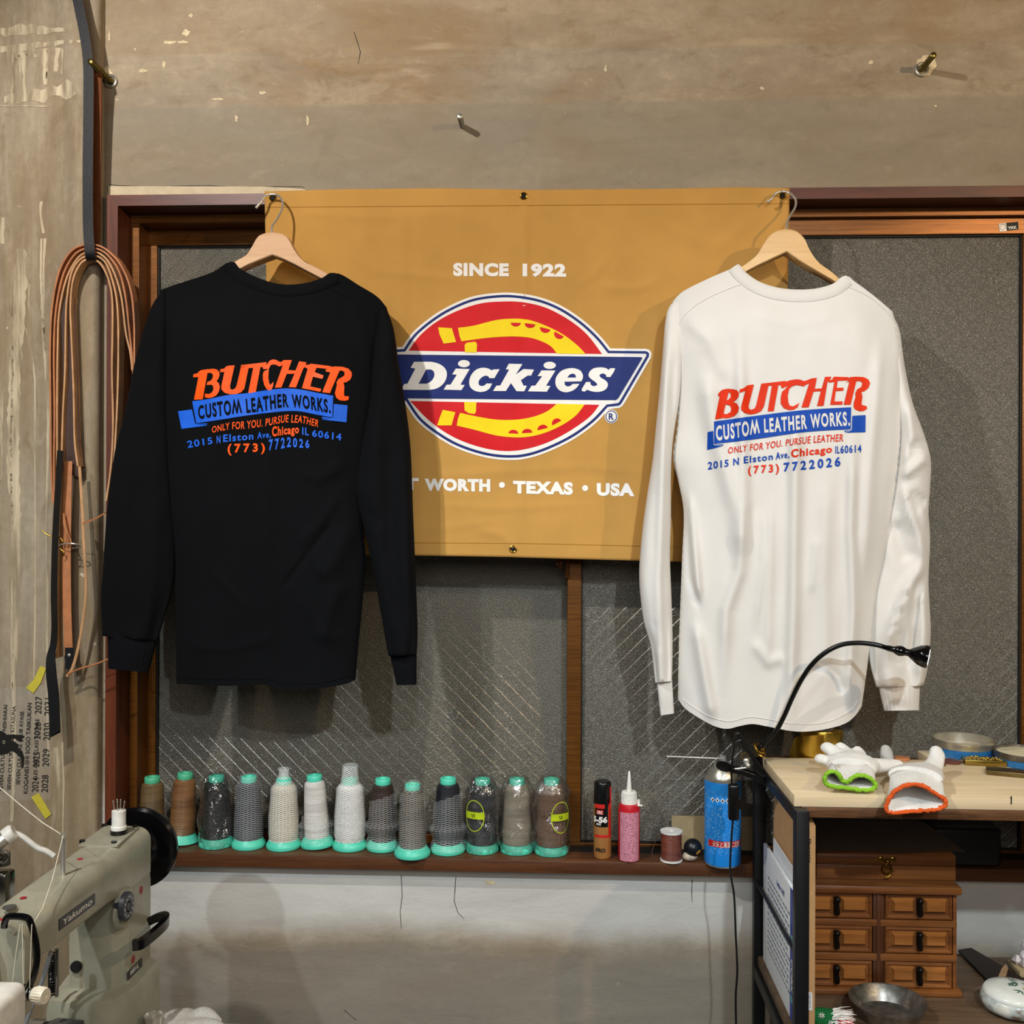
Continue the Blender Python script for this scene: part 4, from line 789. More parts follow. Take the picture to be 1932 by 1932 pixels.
bm = NB(); pts = cat([(114, 850), (109, 930), (105, 1000), (103, 1060), (102, 1120), (103, 1180), (101, 1215), (96, 1240), (97, 1275), (101, 1310), (103, 1350), (104, 1386)], 6)
n = len(pts); tw = [Vector((.0038+.006*sm(.45, .75, i/n), .004*(1-sm(.45, .75, i/n)), -.0035*sm(.96, 1, i/n))) for i in range(n)]
ribbon(bm, [P(p.x, p.y, -.082) for p in pts], tw, .003); bm.verts.ensure_lookup_table(); cx_ = P(104, 1386, -.082).x
for v_ in bm.verts[-4:]: v_.co.z += .008 if v_.co.x > cx_ else -.006
solo('leather_strap', bm, m_lblack, 'kinked black leather strap hanging down over the wall lettering with a slanted end', 'strap', LG_)
bm = NB(); ribbon(bm, [P(p.x, p.y, -.05) for p in cat([(128, 560), (131, 650), (135, 760), (138, 850), (139, 888), (137, 896)], 6)], Vector((.0125, .003, 0)), .003); solo('leather_strap', bm, m_ldark, 'dark brown leather strap folded inside the tan bundle', 'strap', LG_)
lt = thing('leather_strap', 'flat tan strap ending in a black riveted tab', 'strap', P(131, 1262, -.06), LG_)
bm = NB(); ribbon(bm, [P(p.x, p.y, -.06) for p in cat([(129, 870), (127, 960), (126, 1060), (127, 1150), (130, 1236)], 6)], Vector((.0075, .001, 0)), .003); part('strip', bm, m_ltan, lt)
bm = NB(); ribbon(bm, [P(131, 1222, -.063), P(131.5, 1262, -.063)], Vector((.0078, 0, 0)), .003); tb = part('tab', bm, m_lblack, lt)
bm = NB(); sphere(bm, P(130, 1236, -.0655), .0032, 12, (1, .5, 1)); part('rivet', bm, m_chrome, tb)
bm = NB(); tube(bm, [P(p.x, p.y, -.064) for p in cat([(150, 880), (155, 960), (159, 1040), (162, 1110), (158, 1160), (148, 1220), (136, 1262), (126, 1276)], 6)], .0019, 8, flat=1.6)
solo('leather_thong', bm, m_ltan2, 'thin pale leather cord curving down past the black riveted tab', 'cord', LG_)
bm = NB(); ribbon(bm, [P(p.x, p.y, -.07) for p in cat([(158, 987), (178, 979), (200, 967)], 6)], Vector((0, .006, .0015)), .0028); solo('leather_thong', bm, m_ltan, 'short tan cord end poking out behind the black sleeve, upper one', 'cord', LG_)
bm = NB(); tube(bm, [P(p.x, p.y, -.066) for p in cat([(128, 1272), (150, 1262), (178, 1254), (206, 1243)], 6)], .0018, 8); solo('leather_thong', bm, m_ltan, 'thin tan cord running behind the cuff of the black shirt, lower one', 'cord', LG_)
hk = thing('metal_buckle', 'chrome and brass buckle tied into the strap bundle', 'buckle', P(130, 1050, -.062), None)
bm = NB(); pts = [P(132+20*math.cos(a), 1030+4.5*math.sin(a), -.066+.012*math.sin(a)) for a in [2*PI*k/24 for k in range(25)]]; tube(bm, pts, .0013, 8); part('chrome_ring', bm, m_chrome, hk)
bm = NB(); tube(bm, [P(p.x, p.y, -.072) for p in cat([(80, 1001), (88, 1008), (100, 1013), (112, 1014), (118, 1022), (113, 1034), (121, 1042), (117, 1050)], 5)], .0013, 8); part('brass_hook', bm, m_brass, hk)
bm = NB(); tube(bm, [P(p.x, p.y, -.07) for p in cat([(120, 968), (121, 990), (126, 1010), (124, 1026)], 5)], .0016, 8); tube(bm, [P(p.x, p.y, -.07) for p in cat([(120, 968), (126, 1000), (134, 1022), (132, 1031)], 5)], .0016, 8); part('leather_tie', bm, m_ltan, hk)

# ================================================================== lettering on a clear film taped to the wall
YL = YP-.0012
fl = lambda x, y: P(x, y, YL)
wt = thing('wall_lettering', 'black upright lettering of place names and years on the left wall', 'lettering', P(45, 1495, YL))
m_ink = M_plain('black_ink', rgb('#15130f'), .6)
def vline(s, x0, x1, y0, y1, wdt, b=.006, name='text_line'):
    bm = NB(); text_between(bm, s, [(x0+wdt, y0), (x1+wdt, y1)], [(x0, y0), (x1, y1)], fl, b, 0, 1.0); part(name, bm, m_ink, wt)
vline('SEVEN CULTURE CLUB NISHIARAI', -2, 7, 1492, 1330, 7); vline('SEVEN CULTURE CLUB KITASUNA', 13, 23, 1490, 1332, 7); vline('SEVEN CULTURE CLUB AYASE', 30, 38, 1480, 1342, 7)
vline('KOGANEI-SHI SOGO TAIIKUKAN', 44, 52, 1497, 1326, 8); vline('LES AND CLASS KOMAE', 63, 67, 1466, 1356, 7)
for s, y0, y1 in (('2024', 1494, 1467), ('2025', 1447, 1419), ('2026', 1395, 1363), ('2027', 1347, 1314)): k = (1495-y0)/180; vline(s, 60+7*k, 60+7*(1495-y1)/180, y0, y1, 12, .004, 'year')
for s, y0, y1 in (('2028', 1495, 1462), ('2029', 1446, 1413), ('2030', 1397, 1364), ('2031', 1350, 1317)): k = (1495-y0)/180; vline(s, 78+7*k, 78+7*(1495-y1)/180, y0, y1, 12, .004, 'year')
bm = NB(); put(bm, flat([[(-6, 1378), (6, 1380), (12, 1386), (30, 1386), (46, 1388), (45, 1392), (40, 1393), (45, 1399), (32, 1397), (28, 1393), (20, 1396), (26, 1398), (34, 1404), (34, 1412), (42, 1417), (46, 1430), (44, 1448), (40, 1450), (40, 1432), (34, 1424), (22, 1416), (14, 1422), (0, 1424), (-6, 1424)], [(4, 1397), (10, 1396), (11, 1402), (5, 1404)]]), lambda x, y: P(x, y, YL-.0003)); part('dancer_silhouette', bm, m_ink, wt)
t = NT('clear_film'); t.col((.9, .9, .88)); t.set(.12, 0, .5); t.p.inputs['Alpha'].default_value = .05; m_film = t.m
bm = NB(); prism(bm, [P(-10, 1300, YP-.0005), P(92, 1292, YP-.0005), P(96, 1508, YP-.0005), P(-10, 1512, YP-.0005)], (0, -.0003, 0)); part('clear_film', bm, m_film, wt)
m_tape = M_plain('yellow_tape', rgb('#cdbf3e'), .6, var=.08, scale=90)
for lab, q in (('upper strip of yellow tape on the left wall, above the years', [(76, 1256), (87, 1261), (77, 1288), (63, 1308), (49, 1298), (64, 1282)]), ('lower strip of yellow tape on the left wall, below the years', [(59, 1504), (73, 1496), (97, 1536), (86, 1545)])):
    bm = NB(); prism(bm, [P(x, y, YL-.0006) for x, y in q], (0, -.0004, 0)); solo('tape_strip', bm, m_tape, lab, 'tape', 'yellow tape on the wall')

# ================================================================== industrial sewing machine, its arm pointing towards the room
t = NT('hammered_enamel'); n = t.noise(t.mapv((1, 1, 1)), 26, 3); n2 = t.noise(t.mapv((1, 1, 1)), 420, 2)
t.col(t.ramp(n, [(.3, rgb('#969482')), (.7, rgb('#a9a691'))])); t.set(.27, 0, .55); t.bump(n2, .18, .0008); m_en = t.m
m_enblk = M_plain('gloss_black_enamel', rgb('#08080a'), .12, spec=.6); m_slate = M_plain('slate_plate', rgb('#4a4947'), .55); m_dchrome = M_plain('polished_steel', rgb('#9a978f'), .22, 1.0)
m_redp = M_plain('red_paint', rgb('#a3202a'), .5); m_cream = M_plain('cream_plastic', rgb('#ece4cf'), .4); m_hose = M_plain('grey_hose', rgb('#8f9499'), .4); m_clearhose = M_plain('milky_hose', rgb('#d6d3cb'), .35); m_thr = M_plain('white_thread', rgb('#e6dfc8'), .7)
YBK = -.35; XR_ = P(284, 1700, YBK).x; ZT_ = P(284, 1560, YBK).z
AW = .078; ZA0 = .992
SM = thing('sewing_machine', 'grey green industrial sewing machine in the lower left corner', 'sewing machine', (XR_-.05, -.5, .752))
# arm and pillar in one casting
bm = NB()
YH = -.70
def rsec(y, xl, xr, z0, z1, r, rb=.006, nseg=6):
    q = []
    for (cx, cz, a0, rr) in ((xr-r, z1-r, 0, r), (xl+r, z1-r, PI/2, r), (xl+rb, z0+rb, PI, rb), (xr-rb, z0+rb, 3*PI/2, rb)):
        for k in range(nseg+1): a = a0+k*PI/2/nseg; q.append(Vector((cx+rr*math.cos(a), y, cz+rr*math.sin(a))))
    return q
secs = [(YBK, XR_-AW, XR_, ZA0-.01, ZT_, .02), (-.42, XR_-AW, XR_, ZA0-.01, ZT_, .022), (-.50, XR_-AW, XR_, ZA0, ZT_, .024), (-.60, XR_-AW, XR_, ZA0+.004, ZT_, .024), (-.665, XR_-AW, XR_, ZA0+.004, ZT_-.001, .024), (-.69, XR_-AW+.003, XR_-.006, ZA0+.004, ZT_-.008, .024)]
rings(bm, [rsec(*s_) for s_ in secs])
part('arm', bm, m_en, SM, 40)
bm = NB()
pil = lambda z, g: [Vector((XR_+g, YBK, z)), Vector((XR_+g, -.430-g, z)), Vector((XR_-.018, -.452-g, z)), Vector((XR_-.082-g, -.452-g, z)), Vector((XR_-.082-g, YBK, z))]
rings(bm, [pil(.835, .001), pil(.848, .0003), pil(.855, 0), pil(.975, 0), pil(.9805, -.0008), pil(1.0, -.001)])
part('pillar', bm, m_en, SM, 30)
bm = NB()      # foot casting with its sloping ledge
fo = lambda z, g, gy: [Vector((XR_+.012+g, YBK+.006, z)), Vector((XR_+.012+g, -.43-gy, z)), Vector((XR_-.004, -.475-gy, z)), Vector((XR_-.05, -.49-gy, z)), Vector((XR_-.10-g, -.48-gy, z)), Vector((XR_-.12-g, YBK+.006, z))]
rings(bm, [fo(.752, .002, .012), fo(.82, 0, .004), fo(.832, 0, .004), fo(.842, -.003, .001), fo(.8465, -.0115, -.01)])
box(bm, XR_-.13, XR_-.01, -.62, -.46, .752, .80, 0, .012)
part('foot', bm, m_en, SM, 40)
bm = NB(); z_ = .826
prism(bm, [Vector((XR_-.115, -.60, z_)), Vector((XR_-.035, -.60, z_)), Vector((XR_-.028, -.53, z_)), Vector((XR_-.034, -.505, z_)), Vector((XR_-.075, -.50, z_)), Vector((XR_-.10, -.53, z_))], (0, 0, -.03))
cyl(bm, (XR_-.06, -.535, z_+.0002), (XR_-.06, -.535, z_-.004), .013, 24, 1); torus(bm, (XR_-.06, -.535, z_), .0135, .0012, (0, 0, 1), 24, 6, 2); cyl(bm, (XR_-.085, -.515, z_+.0004), (XR_-.085, -.515, z_-.004), .004, 12, 1)
part('throat_plate', bm, [m_slate, m_hole, m_dchrome], SM)
# hand wheel
hc = P(259, 1600, -.305); bm = NB()
lathe(bm, [(.0, -.018), (.03, -.018), (.034, -.012), (.038, -.004), (.0615, -.004), (.066, 0), (.0655, .007), (.060, .013), (.03, .016), (.0, .016)], hc, 'y', 64); hw = part('hand_wheel', bm, m_enblk, SM, 40)
bm = NB(); cyl(bm, hc+Vector((0, -.05, 0)), hc+Vector((0, -.015, 0)), .031, 32); part('wheel_hub', bm, m_enblk, hw)
# top cover plate with screws
def top(px, py, dz=0): return PZ(px, py, ZT_+dz)
bm = NB(); q = [top(148, 1597), top(221, 1598), top(263, 1562), top(199, 1560)]; prism(bm, q, (0, 0, .0025)); cv = part('cover_plate', bm, m_en, SM)
for x, y in ((155, 1591), (215, 1593), (255, 1563), (197, 1561)):
    bm = NB(); p = top(x, y); cyl(bm, p, p+Vector((0, 0, .0052)), .0042, 14); part('cover_screw', bm, m_blackplastic, cv)
# needle holder
nh = top(224, 1573, .0025); bm = NB(); cyl(bm, nh, nh+Vector((0, 0, .007)), .0125, 24); hld = part('holder_base', bm, m_blackplastic, SM)
bm = NB(); lathe(bm, [(.0118, .007), (.0118, .012), (.0105, .013), (.0105, .036), (.009, .0365)], nh, 'z', 24); part('holder_tube', bm, m_whiteplastic, hld)
for i, (dx, dy, tx) in enumerate(((-.006, 0, -.003), (-.003, .003, -.001), (-.001, -.003, 0), (.001, .002, .001), (.006, 0, .003))):
    bm = NB(); a = nh+Vector((dx, dy, .03)); b = nh+Vector((dx+tx, dy, .05+.002*(i % 2))); tube(bm, [a, b], .0009, 6); sphere(bm, b, .0011, 8); part('needle', bm, m_steel, hld)
# thread post and thread
tp = top(119, 1652); bm = NB(); tube(bm, [tp, tp+Vector((0, 0, .052))], .0032, 12); torus(bm, tp+Vector((0, 0, .055)), .003, .0011, (0, 1, 0), 14, 6); post = part('thread_post', bm, m_chrome, SM)
e_ = tp+Vector((0, 0, .055))
bm = NB(); tube(bm, [P(-30, 1462, -.48), P(2, 1488, -.50), P(40, 1520, -.51), P(80, 1552, -.525), e_]+[], .0007, 6); q_ = PX(63, 1742, XR_+.001); tube(bm, [e_, (e_+q_)/2+Vector((.004, 0, -.004)), top(80, 1714, .001), q_, PX(62, 1760, XR_+.001)], .0006, 6); part('thread', bm, m_thr, SM)
# painted dots and oil caps on the arm
for x, y in ((44, 1694), (151, 1621), (3, 1735)):
    bm = NB(); p = top(x, y); cyl(bm, p, p+Vector((0, 0, .0005)), .0042, 16); part('red_dot', bm, m_redp, SM)
bm = NB(); p = top(18, 1712); cyl(bm, p, p+Vector((0, 0, .001)), .0085, 20); part('oil_cap', bm, m_slate, SM)
for x, y in ((266, 1679), (251, 1810)):
    bm = NB(); p = PX(x, y, XR_); cyl(bm, p, p+Vector((.0006, 0, 0)), .006, 16); part('red_dot', bm, m_redp, SM)
bm = NB(); p = P(145, 1823, -.4525); cyl(bm, p, p+Vector((0, -.004, 0)), .0085, 24); part('bolt_plug', bm, m_hole, SM)
# name plates on the right face
def plate(px, word, bb, tt, nm):
    bm = NB(); q = [PX(x, y, XR_+.0005) for x, y in px]; prism(bm, q, (.0009, 0, 0)); o_ = part(nm, bm, m_blackplastic, SM)
    bm = NB(); text_between(bm, word, bb, tt, lambda x, y: PX(x, y, XR_+.0016), .02, .15); part('plate_lettering', bm, m_whiteplastic, o_)
    return o_
plate([(111, 1735), (178.5, 1686), (178.5, 1706), (111, 1756)], 'Yakumo', [(119, 1746), (174, 1705)], [(119, 1735), (174, 1693)], 'name_plate')
plate([(240.5, 1834), (267.5, 1807), (267.5, 1823), (240.5, 1850)], '681L', [(246, 1840.5), (262, 1824.5)], [(246, 1831), (262, 1815)], 'model_plate')
# stitch dial in its recess
bm = NB(); c_ = PX(229, 1712, XR_-.004); lathe(bm, [(.03, 0), (.03, .004), (.028, .008), (.022, .0085), (.022, .005), (.0, .005)], c_, 'x', 32); part('dial_boss', bm, m_en, SM)
bm = NB(); c_ = PX(243, 1710, XR_+.016); cyl(bm, c_+Vector((-.02, 0, 0)), c_, .008, 16); lathe(bm, [(.0205, -.008), (.0205, -.001), (.0195, 0), (.006, 0), (.005, -.002), (0, -.002)], c_, 'x', 36); dl = part('stitch_dial', bm, M_plain('dial_blue_grey', rgb('#2c2f38'), .35), SM)
bm = NB()
for k in range(12):
    a = 2*PI*k/12; p = c_+Vector((.0002, .014*math.cos(a), .014*math.sin(a))); box(bm, p.x, p.x+.0004, p.y-.0007, p.y+.0007, p.z-.0016, p.z+.0016)
part('dial_marks', bm, m_whiteplastic, dl)
# reverse lever
bm = NB(); L_ = [P(282, 1738, -.36), P(300, 1730, -.365), P(313, 1731, -.375), P(311, 1742, -.40), P(290, 1762, -.44), P(266, 1780, -.475), P(251, 1783, -.48)]
ribbon(bm, cat(L_, 5), Vector((0, 0, .0072)), .009); part('reverse_lever', bm, m_enblk, SM)
# head: face plate, take-up guard, tension parts
bm = NB(); rings(bm, [rsec(-.694, XR_-AW+.006, XR_-.012, .93, ZT_-.012, .022), rsec(-.712, XR_-AW+.006, XR_-.012, .93, ZT_-.012, .022)]); part('face_plate', bm, m_en, SM)
bm = NB(); rings(bm, [rsec(-.69, XR_-AW-.02, XR_-AW+.03, .92, ZT_-.02, .012), rsec(-.75, XR_-AW-.02, XR_-AW+.03, .92, ZT_-.02, .012)]); part('face_cover', bm, m_en, SM)
bm = NB(); gp = [PX(10, 1745, XR_-.03), PX(17, 1730, XR_-.025), PX(52, 1731, XR_+.002), PX(61, 1752, XR_+.004), PX(70, 1785, XR_+.006), PX(70, 1815, XR_+.006), PX(63, 1845, XR_+.004), PX(53, 1861, XR_+.002), PX(24, 1859, XR_-.02)]
gp = [P(x, y, -.725) for x, y in ((8, 1750), (10, 1738), (18, 1729), (50, 1731), (59, 1745), (67, 1775), (70, 1803), (66, 1833), (56, 1858), (48, 1863), (22, 1860))]
tube(bm, cat(gp, 4), .0042, 8); part('takeup_guard', bm, m_enblk, SM)
for i, (xa, xb) in enumerate(((38, 22), (42, 44), (60, 56))):
    bm = NB(); tube(bm, [P(xa, 1744, -.732), P((xa+xb)/2, 1800, -.733), P(xb, 1864, -.73)], .0005, 6); part('thread', bm, m_thr, SM)
kc = P(62, 1876, -.73); bm = NB()
for i in range(5): lathe(bm, [(.0105-.0012*abs(i-2), 0), (.0105-.0012*abs(i-2), .0016)], kc+Vector((-.016+.0032*i, .003, 0)), 'x', 24)
part('tension_discs', bm, m_dchrome, SM)
bm = NB(); prof = [(.009, 0), (.0095, .002), (.0095, .015), (.0088, .0165), (.003, .0165), (.003, .015), (0, .015)]; lathe(bm, prof, kc+Vector((.002, 0, 0)), dirv=Vector((1, -.25, 0)), seg=28)
for k in range(20):
    a = 2*PI*k/20; d = Vector((1, -.25, 0)).normalized(); u, v_ = frame_of(d); p = kc+Vector((.002, 0, 0))+(u*math.cos(a)+v_*math.sin(a))*.0095; cyl(bm, p+d*.003, p+d*.014, .0007, 5)
part('tension_knob', bm, m_cream, SM)
bm = NB(); tube(bm, [P(p.x, p.y, -.72) for p in cat([(34, 1880), (38, 1895), (41, 1903), (36, 1915), (33, 1932)], 5)], .0016, 8); part('needle_bar_hook', bm, m_dchrome, SM)
# spring, hoses behind the needle area
sx = P(98, 1800, -.53); bm = NB(); sp = []; zt2 = P(98, 1798, -.53).z; zb2 = P(98, 1876, -.53).z
for k in range(16*12+1): a = 2*PI*k/12; sp.append(Vector((sx.x+.0042*math.cos(a), sx.y+.0042*math.sin(a), zt2+(zb2-zt2)*k/(16*12))))
tube(bm, sp, .0013, 6); part('spring', bm, m_blackplastic, SM)
bm = NB(); tube(bm, [P(107, 1790, -.50), P(107, 1880, -.50)], .0028, 10); part('guide_rod', bm, m_dchrome, SM)
for i, d in enumerate((0, 9)):
    bm = NB(); tube(bm, [P(p.x, p.y, -.56) for p in cat([(96-d*.3, 1795+d), (84-d*.4, 1840+d), (64-d*.2, 1890), (44-d, 1945)], 5)], .0027, 10); part('air_hose', bm, m_hose, SM)
# thread lubricator tube and bracket behind the arm
bm = NB(); tl = SM
bm = NB(); tube(bm, [P(-30, 1612, -.47), P(14, 1577, -.45)], .0105, 20); tl = part('oiler_tube', bm, m_chrome, SM)
bm = NB(); tube(bm, [P(10, 1580, -.452), P(23, 1570, -.447), P(27, 1567.5, -.446)], [.0125, .0125, .010], 20); part('white_cap', bm, m_whiteplastic, tl)
bm = NB(); tube(bm, [P(p.x, p.y, -.44) for p in cat([(24, 1570), (45, 1580), (70, 1599), (88, 1606), (103, 1616)], 6)], [.0042]*25, 10); part('milky_hose', bm, m_clearhose, tl)
bm = NB(); a = P(-20, 1640, -.46); b = P(24, 1688, -.46); box(bm, a.x, b.x, -.48, -.45, b.z-.01, a.z, 0, .005); cyl(bm, P(6, 1608, -.46), P(6, 1632, -.46), .010, 20); torus(bm, P(4, 1616, -.475), .009, .002, (0, 1, 0)); part('bracket', bm, m_dchrome, SM)
# lamp housing in front of the needle bar
bm = NB(); a = P(-40, 1868, -.80); b = P(29, 1960, -.80); box(bm, a.x, b.x, -.84, -.77, b.z, a.z, 0, .011, 4)
part('lamp_housing', bm, m_whiteplastic, SM, 40)
# sewing table under it and the things lying on it
bm = NB(); box(bm, -1.25, -.33, -1.05, YBK-.005, .722, .752, 0, .003)
for x in (-1.2, -.38):
    for y in (-1.0, -.40): box(bm, x-.02, x+.02, y-.02, y+.02, 0, .722, 1)
solo('sewing_table', bm, [M_plain('table_laminate', rgb('#8b8478'), .4), m_blackplastic], 'table under the sewing machine, below the edge of the picture', 'table')

# ================================================================== cones of thread on the sill
m_teal = M_plain('turquoise_plastic', rgb('#55d0b2'), .4, var=.06, scale=30); m_green = M_plain('green_plastic', rgb('#4fb58c'), .4, var=.06)
def M_thread(name, h, h2=None, gloss=.5):
    t = NT(name); c1, c2 = rgb(h), rgb(h2 or h); w_ = t.new('TexWave', wave_type='BANDS', bands_direction='Z'); w_.inputs['Scale'].default_value = 240; w_.inputs['Distortion'].default_value = 2.5; w_.inputs['Detail'].default_value = 1
    t.link(t.mapv((.2, .2, 1)), w_.inputs['Vector']); n = t.noise(t.mapv((.3, .3, 3)), 30, 3)
    a = tuple(x*.72 for x in c1); t.col(t.mix(t.fr(n, .35, .65), t.mix(w_.outputs['Fac'], a, c1), c2)); t.set(gloss*.8, 0, .6)
    t.bump(t.math('ADD', w_.outputs['Fac'], t.math('MULTIPLY', n, 1.6)), .6, .0014); return t.m
def M_net(name, tint=.8, dens=.62, sc_=900, rot=.35):
    t = NT(name); v = t.mapv((1, 1, 1), 'UV')
    f = []
    for r in (rot, -rot):
        w_ = t.new('TexWave', wave_type='BANDS', bands_direction='Y'); w_.inputs['Scale'].default_value = sc_; t.link(t.mapv((1, 1, 1), 'UV', (0, 0, r)), w_.inputs['Vector']); f.append(w_.outputs['Fac'])
    k = t.math('MAXIMUM', f[0], f[1]); a = t.fr(k, dens, dens+.22)
    t.col((tint, tint, tint*.98)); t.set(.5, 0, .4); t.link(a, t.p.inputs['Alpha']); return t.m
m_net = M_net('white_net', .8, .88, 1.35); m_netw = M_net('dense_white_net', .86, .75, 1.5)
t = NT('clear_bag'); bmp = t.bump(t.noise(t.mapv((1, 1, .55)), 40, 4, .6, .9), 1.0, .009)
gls = t.new('BsdfGlossy'); gls.inputs['Roughness'].default_value = .07; t.link(bmp.outputs[0], gls.inputs['Normal']); tr = t.new('BsdfTransparent'); mx = t.new('MixShader')
lw = t.new('LayerWeight'); lw.inputs[0].default_value = .4; t.link(t.fr(lw.outputs['Facing'], .15, .95, .22, .7), mx.inputs[0]); t.link(tr.outputs[0], mx.inputs[1]); t.link(gls.outputs[0], mx.inputs[2]); t.link(mx.outputs[0], t.n['Material Output'].inputs[0]); m_bag = t.m
def uvsheet(name, rs, m_, parent, smooth=80, open_top=True):
    """closed-ring sheet with UVs in turns and centimetres"""
    bm = NB(); uv = bm.loops.layers.uv.new('UVMap'); vv = [[bm.verts.new(p) for p in r] for r in rs]; n = len(rs[0]); L = [0]
    for a, b in zip(rs, rs[1:]): L.append(L[-1]+(Vector(b[0])-Vector(a[0])).length*60)
    for i in range(len(vv)-1):
        for j in range(n):
            k = (j+1) % n; f = face(bm, (vv[i][j], vv[i][k], vv[i+1][k], vv[i+1][j]))
            if f:
                for lp, (uu, ww) in zip(f.loops, ((j/n, L[i]), ((j+1)/n, L[i]), ((j+1)/n, L[i+1]), (j/n, L[i+1]))): lp[uv].uv = (uu*8, ww)
    return part(name, bm, m_, parent, smooth)
def sheet(prof, c_, seg=40, amp=0, seed=0, fr=7, fn=None):
    rs = []
    for r, h in prof:
        row = []
        for k in range(seg):
            a = 2*PI*k/seg; rr = r*(1+amp*noise.noise(Vector((math.cos(a)*fr*.35, math.sin(a)*fr*.35, h*fr*3+seed))))
            q = Vector((rr*math.cos(a), rr*math.sin(a), h))
            if fn: q = fn(q)
            row.append(c_+q)
        rs.append(row)
    return rs
def spool(label, cx, yb, ytop, wbase, wbody, h1, h2=None, cover=None, m_cap=None, tilt=0, capx=0, base='round', gloss=.5, Yc=None, wtop=None, capw=29):
    c_ = PZ(cx, yb, ZS+.001)
    if Yc is not None: c_ = Vector((P(cx, yb, Yc).x, Yc, ZS+.001))
    else:
        rb = wbase*.5*MPP(c_.y+.03); c_ = Vector((P(cx, yb, c_.y+rb).x, c_.y+rb, ZS+.001))
    k = MPP(c_.y); rb = wbase*k/2; r1 = wbody*k/2; r2 = (wtop or wbody-8)*k/2; H = P(cx, ytop, c_.y).z-c_.z
    t_ = thing('thread_spool', label, 'thread spool', c_, 'cones of sewing thread on the window sill'); rot = Matrix.Rotation(tilt, 3, 'Y')
    def fin(bm):
        if tilt: bmesh.ops.rotate(bm, verts=bm.verts[:], cent=c_+Vector((rb*(1 if tilt > 0 else -1), 0, 0)), matrix=rot)
        return bm
    bm = NB()
    if base == 'round': lathe(bm, [(rb*.97, 0), (rb, .003), (rb*.97, .008), (rb*.80, .0155), (rb*.76, .017), (.0, .017)], c_, 'z', 40)
    else: lathe(bm, [(rb*.86, 0), (rb*1.0, .001), (rb*.74, .016), (.0, .016)], c_, 'z', 40)
    part('base', fin(bm), m_teal, t_, 50)
    bm = NB(); ht = H-.011; lathe(bm, [(r1*.97, .016), (r1, .02), (r1*.99, .05), (r2+(r1-r2)*.4, ht*.7), (r2, ht-.012), (r2*.93, ht-.004), (r2*.7, ht), (.0, ht)], c_, 'z', 48); part('thread_winding', fin(bm), M_thread('thread_'+str(cx), h1, h2, gloss), t_, 60)
    rc = capw*k/2; bm = NB(); lathe(bm, [(rc*.95, ht-.002), (rc, ht), (rc, H-.001), (rc*.94, H), (rc*.6, H), (rc*.55, H-.004), (0, H-.004)], c_, 'z', 32); part('cap', fin(bm), m_cap or m_teal, t_, 50)
    if cover == 'net': prof = [(rb*.86, .0158), (rb*.82, .0170), (r1+.002, .022), (r1+.0018, .05), (r2+.0035, ht*.75), (r2+.0025, ht-.006), (rc+.0035, ht+.004), (rc+.003, H+.002)]
    elif cover == 'tuft': prof = [(rb*.86, .0155), (rb*.82, .0168), (r1+.0018, .024), (r1+.0016, .06), (r2+.0032, ht*.75), (r2+.0022, ht-.008), (rc+.003, ht+.002), (rc*.7, H+.004), (rc*.62, H+.012), (rc*.8, H+.019)]
    elif cover == 'open_tuft': prof = [(rb*.86, .0158), (rb*.82, .0170), (r1+.0018, .024), (r1+.0016, .06), (r2+.0032, ht*.75), (r2+.0022, ht-.008), (rc+.0035, ht+.002), (rc+.001, H+.008), (rc*1.02, H+.026)]
    elif cover == 'closed': prof = [(rb*.86, .0158), (rb*.82, .0170), (r1+.002, .024), (r1+.002, .05), (r2+.004, ht*.7), (r2+.004, ht-.014), (r2*.85, ht-.002), (rc*.9, H+.002), (.004, H+.008)]
    elif cover == 'rolled': prof = [(rb*1.05, .006), (rb*.98, .018), (r1+.003, .026), (r1+.009, .040), (r1+.011, .047), (r1+.003, .053), (r1+.003, .07), (r2+.005, ht*.72), (r2+.006, ht*.80)]
    elif cover == 'bunched': prof = [(rb*1.03, .012), (rb*1.02, .024), (r1+.008, .032), (r1+.012, .040), (r1+.004, .048), (r1+.002, .06)]
    elif cover == 'bag': prof = [(rb*1.01, .002), (rb*1.02, .008), (r1+.008, .024), (r1+.0055, .06), (r2+.009, ht*.7), (r2+.008, ht-.012), (r2*.98, H-.006), (rc*1.25, H+.003), (rc*.5, H+.006), (.0008, H+.005)]
    if cover:
        amp = {'bag': .2, 'rolled': .10, 'bunched': .14}.get(cover, .03); fn = None
        if cover == 'rolled': fn = lambda q: q+Vector((0, 0, -.012*math.sin(math.atan2(q.y, q.x)*1-1.2)*sm(.075, .11, q.z)))
        q2 = []
        for a, b in zip(prof, prof[1:]):
            for i in range(4): q2.append((a[0]+(b[0]-a[0])*i/4, a[1]+(b[1]-a[1])*i/4))
        q2.append(prof[-1]); rs = sheet(q2, c_, 48, amp, cx*.13, 7 if cover != 'bag' else 9, fn)
        if tilt: p0 = c_+Vector((rb*(1 if tilt > 0 else -1), 0, 0)); rs = [[p0+rot @ (q-p0) for q in r] for r in rs]
        uvsheet('clear_bag' if cover == 'bag' else 'net_sleeve', rs, m_bag if cover == 'bag' else (m_netw if cover in ('tuft', 'open_tuft') else m_net), t_)
    return t_, c_, k, H, r1, r2
spool('bronze brown thread cone with a tall green cap, leftmost on the sill', 287, 1602, 1465, 66, 46, '#6b5636', '#7d6440', None, m_green, Yc=.022, wtop=42)
spool('shiny copper brown thread cone with a thin cap, second from the left', 343, 1598, 1459, 64, 48, '#7d5636', '#94683f', None, m_green, base='flat', gloss=.35, wtop=42, tilt=.05)
